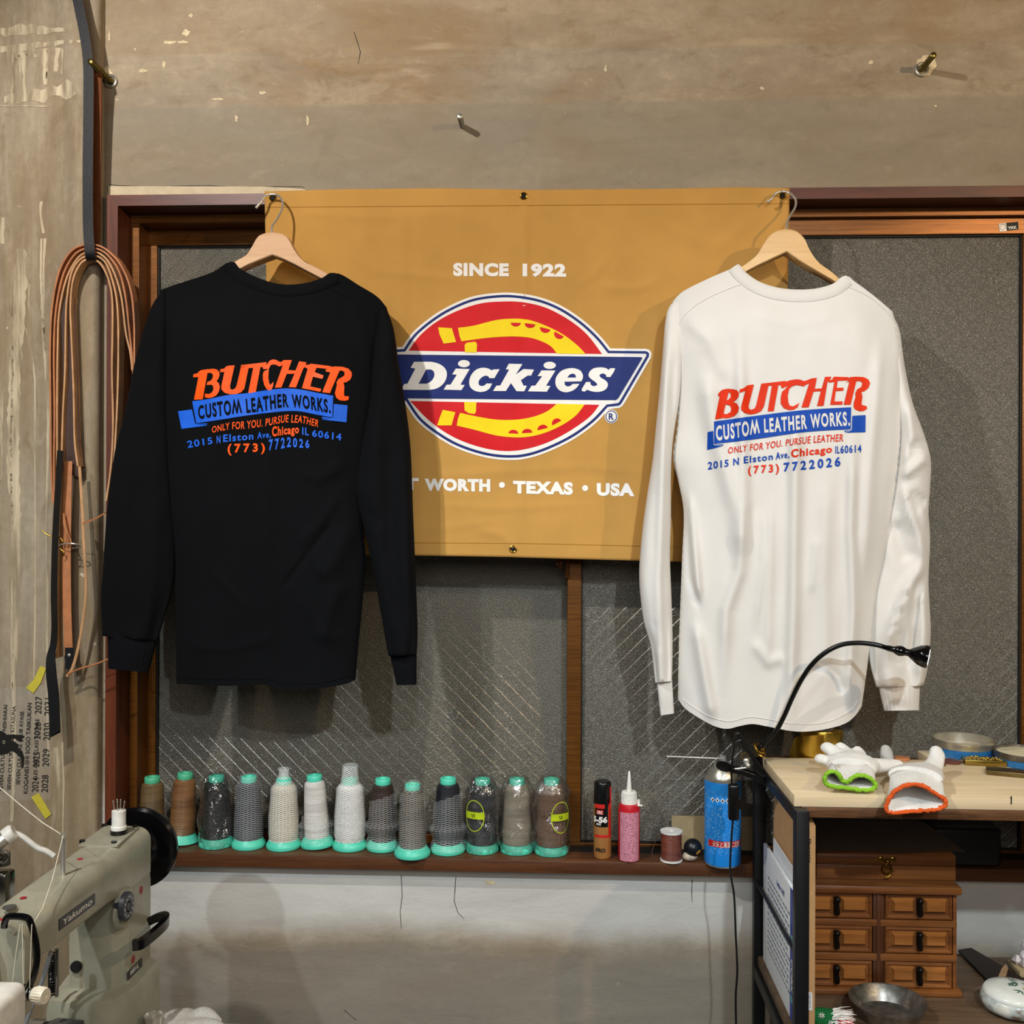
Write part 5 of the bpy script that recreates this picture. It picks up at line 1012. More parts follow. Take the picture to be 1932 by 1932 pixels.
spool('black thread cone in a crinkled clear bag, third from the left', 408, 1604, 1463, 66, 54, '#1d1d21', '#2b2b30', 'bag')
spool('slate grey thread cone in an open white net, left of the beige cone', 469, 1606, 1464, 64, 52, '#34363f', '#41434c', 'net')
spool('beige thread cone in a net gathered to a tuft on top', 535, 1608, 1468, 66, 54, '#cdbb93', '#d9c8a2', 'tuft')
spool('tilted white thread cone with a net bunched round its foot', 599, 1606, 1463, 64, 46, '#e3ddd6', '#efeae4', 'bunched', tilt=-.05, wtop=40)
spool('white thread cone in a tall net standing open above its cap', 660, 1609, 1468, 66, 56, '#ebe7e0', '#f3efe9', 'open_tuft')
spool('dark brown thread cone with its net half rolled down', 722, 1610, 1468, 62, 48, '#33251f', '#44322a', 'rolled')
spool('grey brown thread cone in a closed net, standing forward over the edge of the sill', 778, 1624, 1478, 69, 49, '#4f473c', '#6b5f4e', 'closed')
spool('black thread cone in a slack diagonal net, right of the forward standing cone', 845, 1616, 1467, 66, 52, '#1f2027', '#2c2d36', 'rolled', capw=30)
B1 = spool('black thread cone in a clear bag with a lime oval label', 910, 1614, 1468, 62, 55, '#202126', '#4a4b50', 'bag')
spool('pale grey beige thread cone in a clear bag', 975, 1615, 1468, 63, 54, '#a29786', '#b5a994', 'bag')
B2 = spool('brown thread cone in a clear bag with a lime label, next to the window post', 1040, 1618, 1468, 64, 56, '#7a5c48', '#8f6f58', 'bag')
m_lime = M_plain('lime_label', rgb('#b9cc1d'), .4)
for (t_, c_, k, H, r1, r2), lx, word in ((B1, -14, 'VINYMO'), (B2, 20, 'VINYMO')):
    R_ = r1+.0075; a0 = -PI/2+lx*k/R_; zc = .075
    mp = lambda x, y, lf=0: c_+Vector(((R_+lf)*math.cos(a0+x/R_), (R_+lf)*math.sin(a0+x/R_), zc+y))
    bm = NB(); put(bm, flat([[(q[0], q[1]) for q in ell(0, 0, .021, .030)], [(q[0], q[1]) for q in ell(0, 0, .0195, .0285)]]), mp, 0, .004)
    put(bm, flat([[(-.0195, .007), (.0195, .007), (.0195, -.006), (-.0195, -.006)]]), mp, 0, .004); lb = part('bag_label', bm, m_lime, t_)
    bm = NB(); text_between(bm, 'VI', [(-.006, -.003), (.002, -.003)], [(-.006, .004), (.002, .004)], lambda x, y: mp(x, y, .0006), .01); part('label_word', bm, m_hole, lb)

# ================================================================== cans, bottle and small things on the right of the sill
def on_sill(px, py, r): c_ = PZ(px, py, ZS+.0005); Y = c_.y+r; return Vector((P(px, py, Y).x, Y, ZS+.0005))
def cylmap(c_, R_, a0=-PI/2): return lambda x, z, lf=0: c_+Vector(((R_+lf)*math.cos(a0+x/R_), (R_+lf)*math.sin(a0+x/R_), z))
def wrap(bm, mp, x0, x1, z0, z1, lf=.0002, mi=0): put(bm, flat([[(x0, z0), (x1, z0), (x1, z1), (x0, z1)]]), lambda x, z: mp(x, z, lf), mi, .003)
# lubricant can
m_bronze = M_plain('bronze_can', rgb('#bb8148'), .3, .35, var=.06)
r = 16.6*MPP(.01); c_ = on_sill(1136.5, 1622, r); can = thing('spray_can', 'slim bronze spray can with a black cap and white numbers on the sill', 'spray can', c_)
h = P(1136, 1473, c_.y).z-c_.z; zc = P(1136, 1516, c_.y).z-c_.z
bm = NB(); lathe(bm, [(r*.9, 0), (r*.97, .002), (r, .004), (r, zc-.003), (r*.95, zc)], c_, 'z', 40); part('body', bm, m_bronze, can)
bm = NB(); lathe(bm, [(r*.97, zc), (r*.99, zc+.001), (r*.96, h-.004), (r*.9, h-.0012), (r*.8, h), (0, h)], c_, 'z', 40); part('cap', bm, m_blackplastic, can)
mp = cylmap(c_, r); zz = lambda py: P(1136, py, c_.y-r).z-c_.z
m_redlab = M_plain('label_red', rgb('#c8231f'), .4)
bm = NB(); wrap(bm, mp, -.0175, .0105, zz(1561), zz(1519)); part('black_label', bm, m_blackplastic, can)
bm = NB(); wrap(bm, mp, .0115, .019, zz(1582), zz(1517)); part('red_stripe', bm, m_redlab, can)
bm = NB(); wrap(bm, mp, -.0175, .0035, zz(1526), zz(1518), .0004); part('red_badge', bm, m_redlab, can)
bm = NB(); wrap(bm, mp, -.0125, .0006, zz(1537), zz(1529), .0004); part('red_badge', bm, m_redlab, can)
bm = NB(); wrap(bm, mp, -.0175, .0105, zz(1581), zz(1576), .0004); part('red_bar', bm, m_redlab, can)
def cantext(s, x0, x1, y0, y1, m_, lf=.0006, bold=.03, mpx=None, z_=None, par=None):
    z_ = z_ or zz; q = mpx or mp; bm = NB(); text_between(bm, s, [(x0, z_(y0)), (x1, z_(y0))], [(x0, z_(y1)), (x1, z_(y1))], lambda x, z: q(x, z, lf), bold, 0, 1, 0, .004, 3); part('can_lettering', bm, m_, par or can)
cantext('5-56', -.021, .0085, 1552, 1541.5, m_pw, bold=.05); cantext('DX', -.0125, -.003, 1557.5, 1553.5, m_pw); cantext('-PRO', -.0165, .005, 1608, 1601, m_hole, bold=.05); cantext('CRC', -.0115, -.0005, 1536, 1530.5, m_pw)
bm = NB(); tube(bm, [mp(.0155, zc-.005, .0012), mp(.0155, h-.008, .0012)], .0012, 8); part('straw', bm, m_redlab, can)
# red oil bottle
m_redpl = M_plain('red_plastic', rgb('#c01a26'), .32, var=.08); m_pink = NT('pink_label')
n = m_pink.noise(m_pink.mapv((1, 1, 2.2)), 420, 2, .5); m_pink.col(m_pink.mix(m_pink.fr(n, .52, .6, .0, .75), rgb('#d78b9d'), rgb('#4a3440'))); m_pink.set(.5); m_pink = m_pink.m
r = 20*MPP(.01); c_ = on_sill(1186.5, 1628, r); bt = thing('oil_bottle', 'red plastic bottle with a pink label and a white nozzle on the sill', 'bottle', c_)
zz2 = lambda py: P(1186, py, c_.y).z-c_.z
bm = NB(); lathe(bm, [(r*.9, 0), (r, .003), (r, zz2(1524)), (r*.9, zz2(1517)), (r*.6, zz2(1514)), (r*.6, zz2(1510))], c_, 'z', 40); part('body', bm, m_redpl, bt)
bm = NB(); wrap(bm, cylmap(c_, r), -.0205, .0205, zz2(1619), zz2(1528), .0003); part('label', bm, m_pink, bt)
bm = NB(); rr = 14*MPP(.01); lathe(bm, [(rr, zz2(1517)), (rr, zz2(1494)), (rr*.85, zz2(1492)), (rr*.3, zz2(1492)), (.0052, zz2(1490)), (.0018, zz2(1456)), (.0012, zz2(1455)), (0, zz2(1455))], c_, 'z', 36)
for k in range(24): a = 2*PI*k/24; cyl(bm, c_+Vector((rr*math.cos(a), rr*math.sin(a), zz2(1516))), c_+Vector((rr*math.cos(a), rr*math.sin(a), zz2(1496))), .0006, 5)
part('nozzle_cap', bm, m_whiteplastic, bt)
bm = NB(); p = c_+Vector((rr*.9, -.004, zz2(1517))); box(bm, p.x-.002, p.x+.012, p.y-.006, p.y+.006, p.z-.0012, p.z+.0004, 0, .0005); cyl(bm, p+Vector((.005, 0, 0)), p+Vector((.0045, 0, .010)), .0028, 12); part('stopper', bm, m_whiteplastic, bt)
# reel of brown thread
r = 20.5*MPP(.005); c_ = on_sill(1266.5, 1630, r); rl = thing('thread_reel', 'squat reel of brown thread with white ends, left of the blue spray can', 'thread reel', c_)
h = .066*1.0; h = P(1266, 1567, c_.y).z-c_.z
bm = NB(); lathe(bm, [(r, 0), (r, .003), (r*.9, .0036), (0, .0036)], c_, 'z', 40); part('end_disc', bm, m_whiteplastic, rl)
bm = NB(); lathe(bm, [(r*.93, .0034), (r*.93, h-.0036)], c_, 'z', 40); part('thread_winding', bm, M_thread('thread_reel_brown', '#7c4030', '#8d4c3a', .35), rl)
bm = NB(); lathe(bm, [(r*.93, h-.0038), (r*.99, h-.003), (r, h), (.005, h), (.005, h-.004), (0, h-.004)], c_, 'z', 40); part('end_disc', bm, m_whiteplastic, rl)
bm = NB(); p = c_+Vector((-r*.9, -.005, h-.006)); tube(bm, cat([p, c_+Vector((-r*1.35, -.004, h*.75)), c_+Vector((-r*1.7, -.006, h*.4)), c_+Vector((-r*1.75, -.008, .012)), c_+Vector((-r*1.3, -.01, .002))], 6), .0005, 5); part('loose_thread', bm, M_plain('brown_thread', rgb('#5e3526'), .6), rl)
# little black ball ornament
c_ = on_sill(1305, 1628, .014); tb = thing('ball_ornament', 'small black ball ornament with an orange patch beside the brown thread reel', 'ornament', c_)
bm = NB(); sphere(bm, c_+Vector((.002, 0, .024)), .0168, 24); part('ball', bm, M_plain('satin_black', rgb('#101418'), .35), tb)
bm = NB(); put(bm, flat([[(-.004, -.004), (.011, .001), (.013, .006), (.004, .006), (-.004, .002)]]), lambda x, y: c_+Vector((.002, 0, .024))+Vector((.008+x*.8, -.0155, -.006+y)).normalized()*.0171, 0, .003); part('orange_patch', bm, M_plain('orange_paint', rgb('#e0962c'), .5), tb)
bm = NB(); sphere(bm, c_+Vector((-.004, -.002, .0085)), .0085, 18, (1.7, 1.2, 1)); part('base', bm, M_plain('ornament_base', rgb('#b9a894'), .5, var=.3, scale=160), tb)
# blue air duster
t = NT('blue_can'); n = t.noise(t.mapv((1, 1, 1.6)), 300, 2, .5); sx = t.new('SeparateXYZ'); t.link(t.tc.outputs['Object'], sx.inputs[0]); g_ = t.math('MULTIPLY', t.fr(sx.outputs[2], .02, .03), t.fr(sx.outputs[2], .13, .15, 1, 0))
t.col(t.mix(t.math('MULTIPLY', t.fr(n, .60, .66, 0, .75), g_), rgb('#1f8ae0'), rgb('#b4dcf4'))); t.set(.3, 0, .5); m_bluecan = t.m
r = 33.5*MPP(-.01); c_ = on_sill(1363, 1640, r); c_.y = min(c_.y, .012); dc = thing('air_duster_can', 'large bright blue spray can with a silver top on the sill', 'spray can', c_)
zz3 = lambda py: P(1363, py, c_.y).z-c_.z
bm = NB(); lathe(bm, [(r*.93, 0), (r*.97, .001), (r*.97, .004)], c_, 'z', 48, 1); lathe(bm, [(r*.97, .003), (r, .006), (r, zz3(1472)), (r*.985, zz3(1470))], c_, 'z', 48, 0); part('body', bm, [m_bluecan, m_steel], dc)
bm = NB(); lathe(bm, [(r*.98, zz3(1471)), (r*1.01, zz3(1467)), (r*.98, zz3(1463)), (r*.92, zz3(1464)), (r*.85, zz3(1456)), (r*.62, zz3(1447)), (r*.5, zz3(1446)), (0, zz3(1446))], c_, 'z', 48); part('shoulder', bm, m_steel, dc)
bm = NB(); lathe(bm, [(.017, zz3(1447)), (.0165, zz3(1440)), (.012, zz3(1438)), (.0068, zz3(1438)), (.0062, zz3(1426)), (.005, zz3(1425)), (0, zz3(1425))], c_, 'z', 28); part('valve', bm, M_plain('grey_nozzle', rgb('#8f8a86'), .5), dc)
bm = NB(); tube(bm, [c_+Vector((-.002, -.005, zz3(1430))), P(1310, 1429, c_.y-.012), P(1258, 1427, c_.y-.02)], .0011, 8); part('straw', bm, m_whiteplastic, dc)
mp3 = cylmap(c_, r); zf = lambda py: P(1363, py, c_.y-r).z-c_.z
bm = NB(); wrap(bm, mp3, -.034, .036, zf(1600), zf(1588), .0003); part('red_band', bm, m_redlab, dc)
cantext('火気と高温に注意', -.024, .030, 1598.5, 1590.5, m_pw, .0006, .01, mp3, zf, dc)
for k in range(4):
    x = -.024+.0092*k; z = zf(1511); bm = NB(); put(bm, flat([[(x-.0042, z), (x, z-.0046), (x+.0042, z), (x, z+.0046)]]), lambda a, b: mp3(a, b, .0003), 0); dm = part('hazard_diamond', bm, m_pw, dc)
    bm = NB(); put(bm, flat([ell(x, z-.0002, .0014, .002)]), lambda a, b: mp3(a, b, .0006), 0); part('hazard_mark', bm, m_hole, dm)
# card leaning on the glass behind the can
bm = NB(); a = P(1267, 1538, .05); b = P(1427, 1618, .05); box(bm, a.x, b.x, .046, .049, ZS+.001, a.z, 0)
cb = solo('card_sheet', bm, M_plain('kraft_card', rgb('#a08c68'), .9, var=.08, scale=90), 'kraft card leaning on the glass behind the blue spray can', 'card')

# ================================================================== white work gloves at the foot of the sewing machine
def M_knit(name, h, rib=150, ax='X', b=.9):
    t = NT(name); c = rgb(h); n = t.noise(t.mapv((1, 1, 1)), 35, 4); n2 = t.noise(t.mapv((1, 1, 1)), 900, 2)
    w_ = t.new('TexWave', wave_type='BANDS', bands_direction=ax); w_.inputs['Scale'].default_value = rib; w_.inputs['Distortion'].default_value = 1.2; w_.inputs['Detail'].default_value = 1; w_.inputs['Detail Scale'].default_value = 1; t.link(t.mapv((1, 1, 1)), w_.inputs['Vector'])
    t.col(t.ramp(n, [(.3, tuple(x*.86 for x in c)), (.65, c)])); t.set(.95, 0, .15); t.bump(t.math('ADD', t.math('MULTIPLY', w_.outputs['Fac'], .8), t.math('MULTIPLY', n2, .6)), b, .0016); return t.m
m_glove = M_knit('white_cotton_knit', '#dcd8cf')
def glove_mesh(name, parent, chains, m_, vox=.0028, it=6):
    """overlapping tapered chains fused into one knitted surface"""
    bm = NB()
    for pts, rad, flat_ in chains:
        q = cat(pts, 5); n = len(q); rr = [interp([(i/(len(rad)-1), v_) for i, v_ in enumerate(rad)], k/(n-1)) for k in range(n)]
        rs = []; zu = Vector((0, 0, 1))
        for i, p in enumerate(q):
            d = (q[min(i+1, n-1)]-q[max(i-1, 0)]).normalized(); u = d.cross(zu).normalized(); v_ = u.cross(d)
            rs.append([p+u*math.cos(2*PI*k/14)*rr[i]+v_*math.sin(2*PI*k/14)*rr[i]*flat_ for k in range(14)])
        rings(bm, rs); e = q[-1]; sphere(bm, e, rr[-1]*.98, 12, (1, 1, flat_))
    bmesh.ops.recalc_face_normals(bm, faces=bm.faces[:])
    o_ = part(name, bm, m_, parent, 80); a = o_.modifiers.new('fuse', 'REMESH'); a.mode = 'VOXEL'; a.voxel_size = vox; a.use_smooth_shade = True
    s_ = o_.modifiers.new('soft', 'SMOOTH'); s_.iterations = it; s_.factor = .5; return o_
gl = thing('work_glove', 'white work glove lying at the bottom edge beside the sewing machine', 'glove', (P(350, 1930, -.36).x, -.40, .753))
def Q(px, py, Y, dz=0): p = P(px, py, Y); return Vector((p.x, p.y, p.z+dz))
glove_mesh('knit', gl, [([Q(300, 1935, -.40), Q(345, 1932, -.40), Q(395, 1940, -.41)], [.022, .028, .02], .8), ([Q(325, 1925, -.39), Q(345, 1915, -.385), Q(352, 1922, -.38)], [.013, .011, .010], .8), ([Q(355, 1926, -.41), Q(385, 1914, -.40), Q(408, 1928, -.40)], [.014, .014, .010], .8), ([Q(340, 1940, -.42), Q(400, 1940, -.43), Q(425, 1950, -.43)], [.018, .016, .010], .8)], m_glove)
ct = thing('chrome_cup', 'small crumpled chrome cup beside the white work glove, bottom edge', 'cup', Q(290, 1945, -.43))
bm = NB(); c_ = Q(290, 1950, -.43); lathe(bm, [(.0115, 0), (.0125, .022), (.0145, .028), (.0135, .0285), (.0115, .022), (.0108, .002), (0, .002)], c_, 'z', 28); part('cup', bm, m_chrome, ct)

# ================================================================== steel framed workbench on the right
ZB_ = 1.128; XF = .362; YF, YR = -.385, -.04; ZSH = .75
m_ply = M_wood('pale_bench_wood', rgb('#cdb48c'), rgb('#e3d1b0'), 'x', .5, .6, .35); m_plyend = M_wood('bench_end_grain', rgb('#a8937a'), rgb('#c2b196'), 'y', .6, .8)
m_dkply = M_wood('dark_ply_edge', rgb('#3a2214'), rgb('#7a5232'), 'x', .5, 1.6, .35, .4); m_shelf = M_wood('dark_shelf_wood', rgb('#4a3826'), rgb('#75604a'), 'x', .45, .7); m_blk = M_plain('black_steel', rgb('#101114'), .42, .3, spec=.5)
wb = thing('workbench', 'workbench with a pale wooden top and black steel frame on the right', 'workbench', (.75, -.2, 0))
bm = NB(); box(bm, XF, 1.35, -.363, -.122, ZB_-.018, ZB_, 0, .0012); part('top_board', bm, m_ply, wb)
bm = NB(); box(bm, XF+.012, 1.35, -.362, -.122, ZB_-.0345, ZB_-.018, 0, .001); part('under_board', bm, m_dkply, wb)
bm = NB(); box(bm, XF+.012, 1.35, -.122, -.04, ZB_-.034, ZB_-.016, 0, .001); part('rear_ledge', bm, m_dkply, wb)
bm = NB(); box(bm, P(1757, 1430, -.12).x, 1.35, -.1215, -.05, ZB_-.0155, ZB_, 0, .001); part('rear_board', bm, m_ply, wb)
bm = NB(); box(bm, XF+.005, 1.35, YF+.022, -.04, ZSH-.018, ZSH, 0, .001); part('lower_shelf', bm, m_shelf, wb)
s_ = .0205
for x in (XF-.002, 1.32):
    for y in (YF, YR-s_):
        bm = NB(); box(bm, x, x+s_, y, y+s_, 0, ZB_-.0185, 0, .0015); part('leg', bm, m_blk, wb)
    bm = NB(); box(bm, x, x+s_*.6, YF+s_, YR-s_, ZB_-.0385, ZB_-.0185, 0, .001); part('side_rail', bm, m_blk, wb)
    bm = NB(); box(bm, x, x+s_*.6, YF+s_, YR-s_, ZSH-.04, ZSH-.0185, 0, .001); part('side_rail', bm, m_blk, wb)
    bm = NB(); tube(bm, [(x+.004, YF+s_, .888), (x+.004, YR-s_, .888)], .0035, 10); part('side_rod', bm, m_blk, wb)
bm = NB()
for a in ((1465, 1537, 1), (1910, 1519, 0)):
    pass
p = P(1908, 1510, -.3635); box(bm, p.x-.0008, p.x+.0008, -.3636, -.3625, p.z-.006, p.z+.006); part('edge_crack', bm, m_hole, wb)

# sheets and folders kept in the side of the bench
m_kraft = M_plain('kraft_board', rgb('#b9a37c'), .85, var=.06, scale=70); m_paper = M_plain('white_paper', rgb('#e9ecef'), .6, var=.03); m_blue = M_plain('folder_blue', rgb('#1c3f9e'), .45)
kb = thing('pattern_board', 'upright kraft board marked with a short word, in the side of the bench', 'board', (.392, -.21, ZSH+.001))
bm = NB(); prism(bm, [(.3875, -.356, ZSH+.001), (.3875, -.356, 1.079), (.3875, -.30, 1.092), (.3875, -.10, 1.085), (.3875, -.09, .97), (.3875, -.07, ZSH+.001)], (.009, 0, 0)); part('sheet', bm, M_plain('kraft_edge', rgb('#c79b6a'), .8, var=.06), kb)
bm = NB(); xw = lambda x, y: P(x, y, -.3563); text_between(bm, 'Phoenix', [(1524, 1583), (1524.5, 1628)], [(1530.5, 1583), (1531, 1628)], xw, .01); part('lettering', bm, m_hole, kb)
bm = NB(); prism(bm, [xw(1523, 1871), xw(1532.5, 1873), xw(1532.5, 1907), xw(1523, 1905)], (0, -.0004, 0)); lb = part('label', bm, m_paper, kb)
bm = NB(); text_between(bm, 'CHROMEXCEL', [(1525, 1875), (1525, 1903)], [(1529.5, 1875), (1529.5, 1903)], lambda x, y: P(x, y, -.3569), .0); part('label_word', bm, m_slate, lb)
fd = thing('paper_folder', 'white printed folder with a blue edge behind the bench side rod', 'folder', (.378, -.2, ZSH+.001), 'papers in the side of the bench')
bm = NB(); box(bm, .3735, .3795, -.318, -.075, ZSH+.001, .962, 0, .0008); part('pages', bm, m_paper, fd)
bm = NB(); box(bm, .3732, .3738, -.3182, -.290, ZSH+.002, .961); be = part('blue_edge', bm, m_blue, fd)
fy = lambda x, y: Vector((.3731, x, y))
bm = NB(); text_between(bm, 'CORK', [(-.297, .85), (-.297, .795)], [(-.309, .85), (-.309, .795)], lambda x, y: Vector((.3730, x, y)), .03); part('edge_word', bm, m_whiteplastic, be)
bm = NB()
for k in range(3):
    for z0 in (.885, .79): box(bm, .3728, .3733, -.312, -.297, z0-.004*k, z0-.004*k+.0015)
part('edge_stripes', bm, M_plain('mint', rgb('#69c2a0'), .5), be)
bm = NB(); text_between(bm, 'leather MST', [(-.19, .928), (-.25, .928)], [(-.19, .937), (-.25, .937)], fy, .02); part('title', bm, m_blue, fd)
m_greyink = M_plain('grey_ink', rgb('#6e7684'), .7)
for k in range(13):
    bm = NB(); rr = random.Random(k); y = -.115
    z = .915-.0105*k
    while y > -.275: l = rr.uniform(.006, .016); box(bm, .3732, .3735, y-l, y, z-.0016, z+.0016); y -= l+rr.uniform(.003, .007)
    part('printed_line', bm, m_greyink, fd)
bm = NB()
box(bm, .3815, .3835, -.33, -.12, ZSH+.001, .985, 0)
solo('paper_sheet', bm, m_paper, 'curled white sheet standing behind the printed folder', 'paper', 'papers in the side of the bench')

# wooden drawer chest on the shelf
m_ch1 = M_wood('chest_wood', rgb('#57301a'), rgb('#8e5829'), 'x', .4, .9, .45); m_ch2 = M_wood('chest_panel_wood', rgb('#7a481c'), rgb('#ab7038'), 'x', .38, .9, .5); m_ch0 = M_wood('chest_dark_wood', rgb('#341b0d'), rgb('#57321a'), 'z', .45, .9, .4); m_iron = M_plain('dark_iron', rgb('#15110e'), .4, .6)
yc = PZ(1650, 1874, ZSH).y; cx = lambda px, y=None: P(px, 1750, yc if y is None else y).x; cz = lambda py, y=None: P(1655, py, yc if y is None else y).z
x0, x1 = max(.402, cx(1506)), cx(1804); zt_ = cz(1683); ch = thing('drawer_chest', 'small dark wooden chest of six drawers on the lower shelf of the bench', 'drawer chest', ((x0+x1)/2, yc+.08, ZSH+.0005))
yb = -.062
bm = NB(); box(bm, x0, x1, yc+.004, yb, cz(1862), zt_); part('carcass', bm, m_ch0, ch)
bm = NB(); box(bm, x0-.003, cx(1811), yc-.012, yb, zt_, cz(1667), 0, .004); part('top', bm, m_ch1, ch)
bm = NB(); box(bm, x0-.003, cx(1812), yc-.012, yb, ZSH+.0005, cz(1862), 0, .003); part('plinth', bm, m_ch1, ch)
bm = NB()
for a, b in ((1733, 1747), (1797, 1812)): box(bm, x0, x1, yc-.004, yc+.006, cz(b-1), cz(a+1), 0, .001)
part('rail', bm, m_ch1, ch); bm = NB(); box(bm, cx(1646), cx(1667), yc-.003, yc+.006, cz(1862), zt_, 0, .001); box(bm, cx(1653), cx(1660), yc-.005, yc+.006, cz(1861), zt_-.001, 0, .001); part('stile', bm, m_ch0, ch)
bm = NB(); box(bm, cx(1797), x1, yc-.003, yc+.006, cz(1862), zt_, 0, .001); part('stile', bm, m_ch1, ch)
def pyramid(bm, a, b, z0, z1, y, d, e):
    o_ = [bm.verts.new((x, y, z)) for x, z in ((a, z0), (b, z0), (b, z1), (a, z1))]; i_ = [bm.verts.new((x, y-d, z)) for x, z in ((a+e, z0+e), (b-e, z0+e), (b-e, z1-e), (a+e, z1-e))]
    for k in range(4): face(bm, (o_[k], o_[(k+1) % 4], i_[(k+1) % 4], i_[k]))
    face(bm, i_)
for r0, r1_ in ((1684, 1733), (1747, 1797), (1813, 1862)):
    for cl in ((1508, 1645), (1669, 1796)):
        bm = NB(); A, B = max(x0+.001, cx(cl[0])), cx(cl[1]); zb, za = cz(r1_), cz(r0)
        box(bm, A, B, yc-.001, yc+.01, zb, za)
        fr = .0065
        for q in ((A, B, za-fr, za), (A, B, zb, zb+fr*1.2)): pyramid(bm, q[0], q[1], q[2], q[3], yc-.001, .003, .0025)
        for q in ((A, A+fr), (B-fr, B)): pyramid(bm, q[0], q[1], zb, za, yc-.001, .0032, .0025)
        dr = part('drawer', bm, m_ch1, ch, 20); m_ = (A+B)/2; hz = (za+zb)/2+.002
        for a, b in ((A+.0095, m_-.0075), (m_+.0075, B-.0095)):
            bm = NB(); pyramid(bm, a, b, hz-.0115, hz+.0125, yc-.001, .0075, .0045); part('raised_panel', bm, m_ch2, dr, 20)
        bm = NB(); lathe(bm, [(.0, -.015), (.0042, -.013), (.0048, -.008), (.0036, 0), (.0034, .006), (.0052, .010), (.0052, .013), (.003, .0165), (0, .017)], (m_+.0005, yc-.009, hz-.002), 'z', 16); box(bm, m_-.004, m_+.005, yc-.006, yc-.001, hz-.012, hz+.013, 0, .001); part('pull', bm, m_iron, dr, 60)
# lidded wooden box on the chest
yx = yc+.018; bx0, bx1 = max(.404, cx(1540, yx)), cx(1803, yx); zc0 = cz(1667)+.0006; bz = lambda py: cz(py, yx)
lb_ = thing('wooden_box', 'brown wooden box with a brass clasp on top of the drawer chest', 'box', ((bx0+bx1)/2, yx+.06, zc0))
bm = NB(); box(bm, bx0, bx1, yx, yb-.004, zc0, bz(1632.5), 0, .001); part('case', bm, m_ch1, lb_)
for k in range(4):
    pass
bm = NB(); box(bm, bx0, bx1, yx, yb-.004, bz(1631.5), bz(1613), 0, .001); prism(bm, [(bx0, yx, bz(1613)), (bx1, yx, bz(1613)), (bx1-.006, yx+.006, bz(1606)), (bx0+.006, yx+.006, bz(1606))], (0, yb-.012-yx, 0)); ld = part('lid', bm, m_ch1, lb_)
bm = NB(); cxx = cx(1672, yx)
sphere(bm, (cxx-.009, yx-.001, bz(1621)), .0055, 12, (1, .3, 1)); sphere(bm, (cxx+.011, yx-.001, bz(1621)), .0055, 12, (1, .3, 1)); sphere(bm, (cxx+.001, yx-.003, bz(1623)), .0042, 12)
tube(bm, cat([(cxx+.001, yx-.003, bz(1625)), (cxx-.002, yx-.004, bz(1634)), (cxx+.006, yx-.004, bz(1640)), (cxx+.004, yx-.005, bz(1650)), (cxx-.004, yx-.006, bz(1654))], 5), .0018, 8); torus(bm, (cxx, yx-.002, bz(1639)), .008, .0018, (0, 1, 0), 20, 6); sphere(bm, (cxx+.011, yx-.001, bz(1641)), .002, 8)
part('clasp', bm, m_brass, lb_, 60)
# dark paper lying on the box
bm = NB(); zp = bz(1606)+.0008
q = [[P(x, y, 0) for x, y in ((0, 0),)]]
rs = []
for k in range(13):
    u = k/12; x = bx0-.002+(cx(1819, yx)-bx0+.002)*u; dz = .0015*math.sin(u*9)+.004*sm(.75, 1, u)*0
    rs.append([Vector((x, yx-.014+.016*u*.6, zp+dz+.0015)), Vector((x, yx-.014+.016*u*.6, zp+dz+.0021)), Vector((x-.03*u, yb-.01, zp+.0191)), Vector((x-.03*u, yb-.01, zp+.0185))])
rings(bm, rs); solo('leather_sheet', bm, M_leather('dark_hide', '#4c3a2c', .7), 'dark brown hide sheet lying over the wooden box', 'leather sheet')
# black case on the sill behind
bm = NB(); a = P(1752, 1572, .0); b = P(1888, 1645, -.02); box(bm, a.x, b.x, -.028, .05, ZS+.001, ZS+.075, 0, .010, 4)
solo('black_case', bm, M_plain('black_vinyl', rgb('#0d0f13'), .45), 'rounded black case on the sill behind the wooden box', 'case', None, 50)
# steel dish, ceramic pot, knitted ornament, leather piece, tag, plastic
t = NT('worn_tin'); n = t.noise(t.mapv((1, 1, 1)), 60, 5, .65); t.col(t.ramp(n, [(.3, rgb('#5f5c56')), (.7, rgb('#a6a39b'))])); t.set(.38, .85); t.bump(n, .2, .001); m_tin = t.m
dc_ = PZ(1675, 1888, ZSH+.026); dc_.z = ZSH; r = 70*MPP(dc_.y); bm = NB(); rs = []
lathe(bm, [(0, .001), (r*.76, .001), (r*.80, .004), (r*.98, .024), (r, .0255), (r*1.0, .0272), (r*.965, .026), (r*.78, .0065), (r*.75, .0035), (0, .0032)], dc_+Vector((0, 0, .0005)), 'z', 64); solo('tin_dish', bm, m_tin, 'worn round tin dish on the lower shelf before the drawer chest', 'dish', None, 50)
pc = PZ(1912, 1908, ZSH)+Vector((0, 0, .0008)); r = 57*MPP(pc.y); pt_ = thing('ceramic_pot', 'small lidded ceramic pot painted with green leaves at the lower right', 'pot', pc)
t = NT('glazed_stoneware'); n = t.noise(t.mapv((1, 1, 1.4)), 40, 4); t.col(t.ramp(n, [(.35, rgb('#7a6654')), (.5, rgb('#b9c4c2')), (.65, rgb('#e2e0d4'))])); t.set(.2, 0, .5); m_cer = t.m
bm = NB(); lathe(bm, [(r*.7, 0), (r*.92, .006), (r, .016), (r*.97, .024), (r*.9, .028)], pc, 'z', 48); part('bowl', bm, m_cer, pt_, 60)
bm = NB(); lathe(bm, [(r*.93, .0275), (r*.93, .031), (r*.85, .036), (r*.5, .040), (0, .041)], pc, 'z', 48); ldp = part('lid', bm, M_plain('lid_glaze', rgb('#e7ebe4'), .2, var=.05), pt_, 60)
